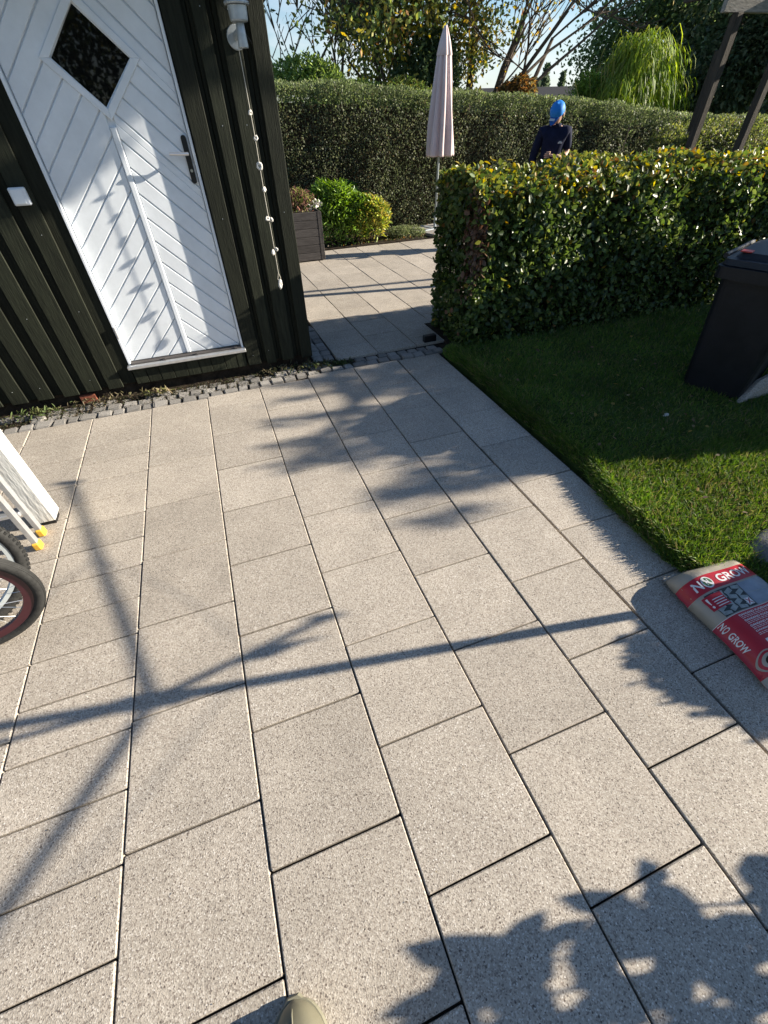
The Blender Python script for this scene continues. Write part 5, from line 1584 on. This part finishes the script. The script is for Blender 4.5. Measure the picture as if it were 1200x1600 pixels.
# dark broad tree, weeping bamboo, big dark tree
tree('dark_tree', 'dark green broad tree standing behind the weeping bamboo', (16.9, 17.2, 0), [((0, 0, 0), (0, 0, 1), 2.7, .2), ((.3, 0, 0), (.3, 0, 1), 2.6, .12), ((-.4, 0, 0), (-.28, 0, 1), 2.3, .1)], 26000, .15,
     [(.05, .08, .03), (.075, .115, .04), (.12, .16, .06)], cluster=.38, seed=31, levels=3, spread=.75, leafm='leaf')
bush('tree_understorey', 'dark dense lower foliage below the dark broad tree', 'shrub', (15.9, 16.0, 1.9), (1.9, .9, 1.2), 9000, .15, [(.03, .05, .022), (.045, .075, .03)], asp=.5, upright=-.3, stems=4)
bm_ = empty('weeping_bamboo', (10.9, 12.0, 0), label='bright yellow-green weeping bamboo clump above the hedge at right', cat='bamboo')
n = 7000
root_ = np.stack([RNG.normal(0, .60, n), RNG.normal(0, .3, n), RNG.uniform(1.3, 2.85, n)], 1)
hh = 2.80 - .60 * (root_[:, 0] - .2) ** 2 - (root_[:, 0] < -.3) * .4 + .14 * np.sin(root_[:, 0] * 7 + 1)
root_[:, 2] = np.minimum(root_[:, 2], hh - RNG.exponential(.35, n))
outd = norm(np.stack([root_[:, 0] + RNG.normal(0, .5, n), RNG.normal(0, .6, n) - .5, np.zeros(n)], 1))
Ln = RNG.uniform(.16, .42, n)[:, None]; wv = np.cross(outd, [0, 0, 1]) * .010
p0 = root_; p1 = root_ + outd * Ln * .35 + np.array([0, 0, 1]) * Ln * .25; p2 = root_ + outd * Ln * .75 - np.array([0, 0, 1]) * Ln * .15; p3 = root_ + outd * Ln * .95 - np.array([0, 0, 1]) * Ln * .75
V = np.stack([p0 - wv * .5, p0 + wv * .5, p1 - wv, p1 + wv, p2 - wv, p2 + wv, p3, p3 + wv * .1], 1).reshape(-1, 3)
bs = (np.arange(n) * 8)[:, None]
F = np.concatenate([bs + np.array([[0, 1, 3, 2]]), bs + np.array([[2, 3, 5, 4]]), bs + np.array([[4, 5, 7, 6]])])
me = np_mesh('blades', V, F, np.repeat((.78 + .22 * vnoise(root_, 4.0, 8) + .12 * root_[:, 0]).clip(.4, 1.2)[:, None] * pick([(.30, .44, .06), (.42, .53, .09), (.20, .31, .05), (.50, .50, .14)], n, [4, 3, 3, .8]), 8, axis=0))
link('blades', me, M['leaf'], bm_, kind='stuff')
b = MB()
for k in range(40):
    x = random.gauss(0, .5); y = random.gauss(0, .25)
    b.tube([(x * .6, y, 0), (x * .9, y, 1.4), (x * 1.2, y, 2.5 - .3 * abs(x))], [.014, .011, .005], 5, cap=False)
b.obj('canes', mat('cane', (.30, .28, .08), .5), bm_)
bush('bamboo_side_shrub', 'bright green fine-leaved shrub left of the weeping bamboo', 'shrub', (9.95, 12.2, 1.75), (.62, .4, .42), 3400, .11, [(.12, .20, .04), (.18, .27, .06), (.07, .12, .03)], asp=.2, upright=.4)
tree('large_dark_tree', 'large dark evergreen tree filling the top right corner', (17.1, 13.6, 0), [((0, 0, 0), (0, 0, 1), 2.6, .2), ((.3, -.5, 0), (.2, -.2, 1), 2.5, .15), ((-.9, .2, 0), (-.12, .1, 1), 2.4, .12), ((1.2, -1.2, 0), (.1, -.2, 1), 2.5, .12)], 34000, .16,
     [(.045, .075, .035), (.07, .105, .05), (.11, .14, .075), (.16, .18, .10)], [4, 3, 1.5, .7], cluster=.42, seed=44, levels=3, spread=.8, leafm='leaf_gloss')
bush('evergreen_lower', 'dense lower skirts of the large dark evergreen', 'shrub', (16.6, 12.8, 1.9), (2.5, 1.0, 1.7), 12000, .14, [(.03, .05, .025), (.05, .075, .035), (.09, .11, .06)], asp=.5, upright=-.3, stems=4)
bush('evergreen_lower', 'dark evergreen foliage at the far right edge behind the posts', 'shrub', (17.6, 10.0, 1.8), (2.0, 1.3, 1.9), 9000, .14, [(.04, .06, .03), (.06, .085, .04), (.12, .14, .07)], asp=.5, upright=-.3, stems=4)
# distant house with a long dark roof, and far trees
hs = empty('distant_house', (20.2, 28.6, 0), rz=math.radians(-12), label='long low house with a dark roof beyond the hedge', cat='house')
b = MB(); b.box(-2.9, 3.9, 0, 5, 0, 1.75); b.obj('wall', mat('house_wall', (.30, .27, .24), .9), hs)
b = MB(); b.add([(-3.2, -.4, 1.72), (4.2, -.4, 1.72), (4.2, 5.4, 1.72), (-3.2, 5.4, 1.72), (-3.2, 2.5, 2.55), (4.2, 2.5, 2.55)], [(0, 1, 5, 4), (2, 3, 4, 5), (0, 4, 3), (1, 2, 5), (0, 3, 2, 1)]); b.obj('roof', M['roof'], hs)
for k in range(3):
    b = MB(); b.box(-2 + 1.9 * k, -1.1 + 1.9 * k, -.03, -.001, .8, 1.5, ch=.01); wn = b.obj('window', mat('far_window', (.04, .05, .06), .1, .5), hs)
for k, (x, y, s, lab) in enumerate([(33.5, 47.5, 1.1, 'small pale conifer on the skyline above the dark roof, left one'), (36.0, 48.2, .7, 'smaller conifer on the skyline, right one')]):
    r0 = empty('far_conifer', (x, y, 0), label=lab, cat='tree', group='conifers on the skyline')
    n = 900; t = RNG.uniform(0, 1, n) ** .8; rr = (1 - t) * s * 1.0; a = RNG.uniform(0, 2 * PI, n)
    P = np.stack([rr * np.cos(a) * .9, rr * np.sin(a) * .9, 1.5 + t * (3.6 if k == 0 else 3.1) * .9 - .3], 1)
    me = leaves('crown', P, rand_dir(n), rand_dir(n) + np.array([0, 0, .5]), RNG.uniform(.2, .4, n), .6, pick([(.11, .15, .09), (.16, .2, .12)], n), 'diamond'); link('crown', me, M['leaf_dull'], r0, kind='stuff')
    b = MB(); b.tube([(0, 0, 0), (0, 0, 4)], [.2, .05], 6); b.obj('trunk', M['bark'], r0)
n = 5000
a = RNG.uniform(math.radians(-75), math.radians(85), n); rad = RNG.uniform(55, 62, n)
hz = 2.2 + 1.0 * np.sin(a * 23) * .5 + .6 * np.sin(a * 57)
P = np.stack([rad * np.sin(a), rad * np.cos(a), RNG.uniform(0, 1, n) * hz], 1)
me = leaves('distant_woods', P, rand_dir(n), rand_dir(n), RNG.uniform(1.0, 2.0, n), .8, pick([(.06, .08, .05), (.09, .11, .06), (.05, .07, .05)], n), 'diamond')
link('distant_woods', me, M['leaf_dull'], label='low band of distant trees on the horizon', cat='trees', kind='stuff')

# ================================================================ WHAT SHADES THE YARD (outside the frame, to the right)
def blob(P_list, ctr, rad, n):
    d = rand_dir(n); q = RNG.uniform(0, 1, n) ** (1 / 3)
    P_list.append(np.array(ctr) + d * np.array(rad) * q[:, None])
def shade_tree(name, label, loc, blobs, size, pal, trunk, cat='tree', asp=.55, shape='leaf6', m='leaf'):
    root = empty(name, loc, label=label, cat=cat)
    Ps = []
    for c_, r_, n in blobs: blob(Ps, c_, r_, n)
    P = np.concatenate(Ps) - np.array(loc); c = len(P)
    me = leaves('crown', P, rand_dir(c) + np.array([0, 0, .4]), rand_dir(c), RNG.uniform(.7, 1.3, c) * size, asp, pick(pal, c), shape); link('crown', me, M[m], root, kind='stuff')
    b = MB()
    for pts, r0, r1 in trunk:
        k = len(pts); b.tube([Vector(p) - Vector(loc) for p in pts], [r0 + (r1 - r0) * i / (k - 1) for i in range(k)], 8)
    b.obj('trunk', M['bark'], root)
    return root
GRN = [(.06, .10, .03), (.09, .13, .04), (.16, .16, .05)]
# overhanging apple tree: the soft mottled shade on the middle of the paving, and the shade on the door
def S(x, y, z, t): return (x + t, y - R_Y * t, z + R_Z * t)
bl = []
rr_ = random.Random(5)
for k in range(58):
    x = rr_.uniform(.35, 1.75); y = rr_.uniform(1.35, 3.35)
    if x < .75 and y < 2.15: continue
    t = rr_.uniform(7.0, 9.5); bl.append((S(x, y, 0, t), (rr_.uniform(.2, .5), rr_.uniform(.025, .075), rr_.uniform(.02, .06)), 36))
for k in range(16):
    x = rr_.uniform(1.4, 2.8); y = rr_.uniform(2.2, 3.3); t = rr_.uniform(5.4, 6.6); bl.append((S(x, y, .2, t), (.3, .14, .10), 60))
shade_tree('apple_tree', 'old apple tree to the right of the lawn, outside the frame', (7.4, 1.6, 0), bl, .07, GRN,
           [([(7.4, 2.75, 0), (7.45, 2.7, 1.2), (7.5, 2.5, 2.2), (7.6, 2.1, 2.6)], .09, .04), ([(7.5, 2.5, 2.2), (7.5, 1.7, 2.5), (7.4, .9, 2.7)], .045, .015), ([(7.6, 2.1, 2.6), (7.0, 1.6, 2.35), (6.6, 1.3, 2.2)], .03, .01)])
bl = []
for (x, z, rx, rz_, n) in [(-.45, 1.74, .42, .20, 1500), (-.12, 1.86, .22, .12, 500), (-.58, 1.42, .16, .11, 420), (-.78, 1.28, .22, .05, 160), (-1.0, 1.28, .2, .06, 90), (-.05, 1.66, .10, .05, 30), (-.3, 1.93, .3, .12, 160), (-1.3, 1.2, .25, .09, 120)]:
    t = rr_.uniform(4.9, 5.5); c_ = S(x, 3.6, z, t); bl.append((c_, (rx * .8, .045 + rx * R_Y * .3, rz_), n))
shade_tree('birch_branch_tree', 'tall birch to the right, outside the frame, shading the door', (6.5, 3.05, 0), bl, .055, GRN,
           [([(6.5, 3.05, 0), (6.3, 3.0, 2.0), (5.9, 2.85, 3.0), (5.3, 2.62, 3.85)], .04, .012)])
# dense shrubs
def solid_bush(name, label, ctr, rad, n, size, cat='shrub', pal=GRN, asp=.6):
    root = empty(name, (ctr[0], ctr[1], 0), label=label, cat=cat)
    d = rand_dir(n); q = RNG.uniform(.3, 1, n) ** .45
    P = d * np.array(rad) * (q * (1 + .12 * vnoise(d, 3.0, abs(int(ctr[0] * 10)))))[:, None]; P[:, 2] += ctr[2]; P = P[P[:, 2] > .02]; c = len(P)
    me = leaves('foliage', P, rand_dir(c) + norm(P) * .5, rand_dir(c), RNG.uniform(.7, 1.3, c) * size, asp, pick(pal, c), 'leaf6'); link('foliage', me, M['leaf'], root, kind='stuff')
    b = MB()
    for k in range(6): b.tube([(0, 0, 0), tuple(RNG.normal(size=3) * np.array(rad) * .3 + np.array([0, 0, ctr[2]]))], [.02, .006], 5)
    b.obj('stems', M['bark'], root)
    return root
solid_bush('lawn_shade_bush', 'unseen bush added right of the lawn for its shade, outside the frame, nearer one', (5.0, 1.18, .62), (.50, .34, .76), 9000, .09)  # three added bushes in place of the unknown thing shading the lawn
solid_bush('lawn_shade_bush', 'unseen bush added right of the lawn for its shade, outside the frame, middle one', (5.1, 1.62, .64), (.50, .46, .78), 11000, .09)
solid_bush('lawn_shade_bush', 'unseen bush added right of the lawn for its shade, outside the frame, farther one', (5.2, 2.12, .60), (.50, .44, .74), 10000, .09)
solid_bush('hedge_shade_bush', 'unseen tall bush added right of the hedge for its shade, outside the frame', (8.0, 2.15, 1.3), (.8, .50, 1.2), 11000, .09)  # added bush, put here to darken the right part of the hedge
solid_bush('currant_bush', 'small currant bush right of the sand bag, outside the frame', (3.10, .045, .37), (.36, .40, .36), 13000, .035, asp=.8)
# big-leaved plant close to the photographer
bl = []
pp = empty('castor_plant', (2.45, -.62, 0), label='big-leaved plant close to the photographer, outside the frame at lower right', cat='plant')
b = MB(); Pl = []; Al = []; Sl = []
for k in range(170):
    x = rr_.uniform(.0, 1.35); y = -.078 - .5 * rr_.random() - (.07 if x > .8 else 0) - .0 * x - (.02 if x > .9 else 0)
    t = rr_.uniform(1.35, 1.75); s = S(x, y, 0, t)
    Pl.append(np.array(s) - np.array([2.45, -.62, 0])); Al.append((rr_.gauss(0, 1), rr_.gauss(0, 1), rr_.gauss(0, .6))); Sl.append(rr_.uniform(.075, .12))
    if k % 3 == 0: b.tube([(0, 0, 0), (Pl[-1][0] * .4, Pl[-1][1] * .4, Pl[-1][2] * .7), tuple(Pl[-1])], [.006, .005, .003], 5)
P = np.array(Pl); me = leaves('foliage', P, rand_dir(len(P)) + np.array([1.2, -.2, .4]), np.array(Al), np.array(Sl), .62, pick(GRN, len(P)), 'leaf6')
link('foliage', me, M['leaf'], pp); b.obj('stems', M['bark'], pp)
# rotary clothes dryer whose mast and arms draw the long crossing shadows
rd = empty('rotary_dryer', (2.5, .38, 0), label='rotary clothes dryer standing right of the sand bag, outside the frame', cat='clothes dryer')
b = MB(); b.tube([(0, 0, 0), (0, 0, 1.55)], .0215, 12); b.obj('mast', M['alu'], rd)
NZ = 1.17
arms = [(.29, 1.43), (1.5, -.03), (-.20, -1.40), (-1.46, .0)]
for (ax_, ay_) in arms:
    b = MB(); b.tube([(0, 0, NZ), (ax_ * .5, ay_ * .5, NZ + .15), (ax_, ay_, NZ + .30)], .0125, 8); e = Vector((ax_, ay_, NZ + .3)); b.tube([e + Vector((0, 0, -.02)), e + Vector((0, 0, .03))], .018, 8); b.obj('arm', M['alu'], rd)
b = MB(); b.tube([(0, 0, NZ - .04), (0, 0, NZ + .04)], .035, 12); b.obj('collar', M['black'], rd)
b = MB()
for q in (.55,):
    for k in range(4):
        a_, c_ = arms[k], arms[(k + 1) % 4]
        b.tube([(a_[0] * q, a_[1] * q, NZ + .3 * q), ((a_[0] + c_[0]) * q / 2, (a_[1] + c_[1]) * q / 2, NZ + .3 * q - .02), (c_[0] * q, c_[1] * q, NZ + .3 * q)], .002, 5, cap=False)
b.obj('line', M['cord'], rd)
# made-up scrap added on one arm for its leaf-shaped shadow
b = MB(); vs = []; fs = []
for i in range(9):
    for j in range(5):
        u = i / 8; v = j / 4
        vs.append((.62 + .42 * u, -.02 + .02 * math.sin(5 * u), NZ + .125 + .084 * u - v * (.06 + .04 * math.sin(3.1 * u))))
for i in range(8):
    for j in range(4): fs.append((i * 5 + j, (i + 1) * 5 + j, (i + 1) * 5 + j + 1, i * 5 + j + 1))
b.add(vs, fs); o = b.obj('shadow_scrap', M['cord'], loc=(2.5, .38, 0), label='unseen scrap added on a dryer arm for its leaf-shaped shadow, outside the frame', cat='shadow_scrap'); sm = o.modifiers.new('t', 'SOLIDIFY'); sm.thickness = .002

for k, (x, y, s) in enumerate([(-4.5, -7.5, 1.7), (-1.5, -8.2, 1.9), (1.6, -7.8, 1.6), (-7.5, -4.5, 1.8)]):  # unseen trees added to darken the pane's reflection and the ambient light
    solid_bush('added_tree', ['unseen round tree added behind the photographer, leftmost', 'unseen tallest round tree added behind the photographer', 'unseen round tree added behind the photographer, rightmost', 'unseen round tree added to the left of the photographer'][k], (x, y, 2.0), (s, s * .8, 2.1), 5000, .16, cat='tree')
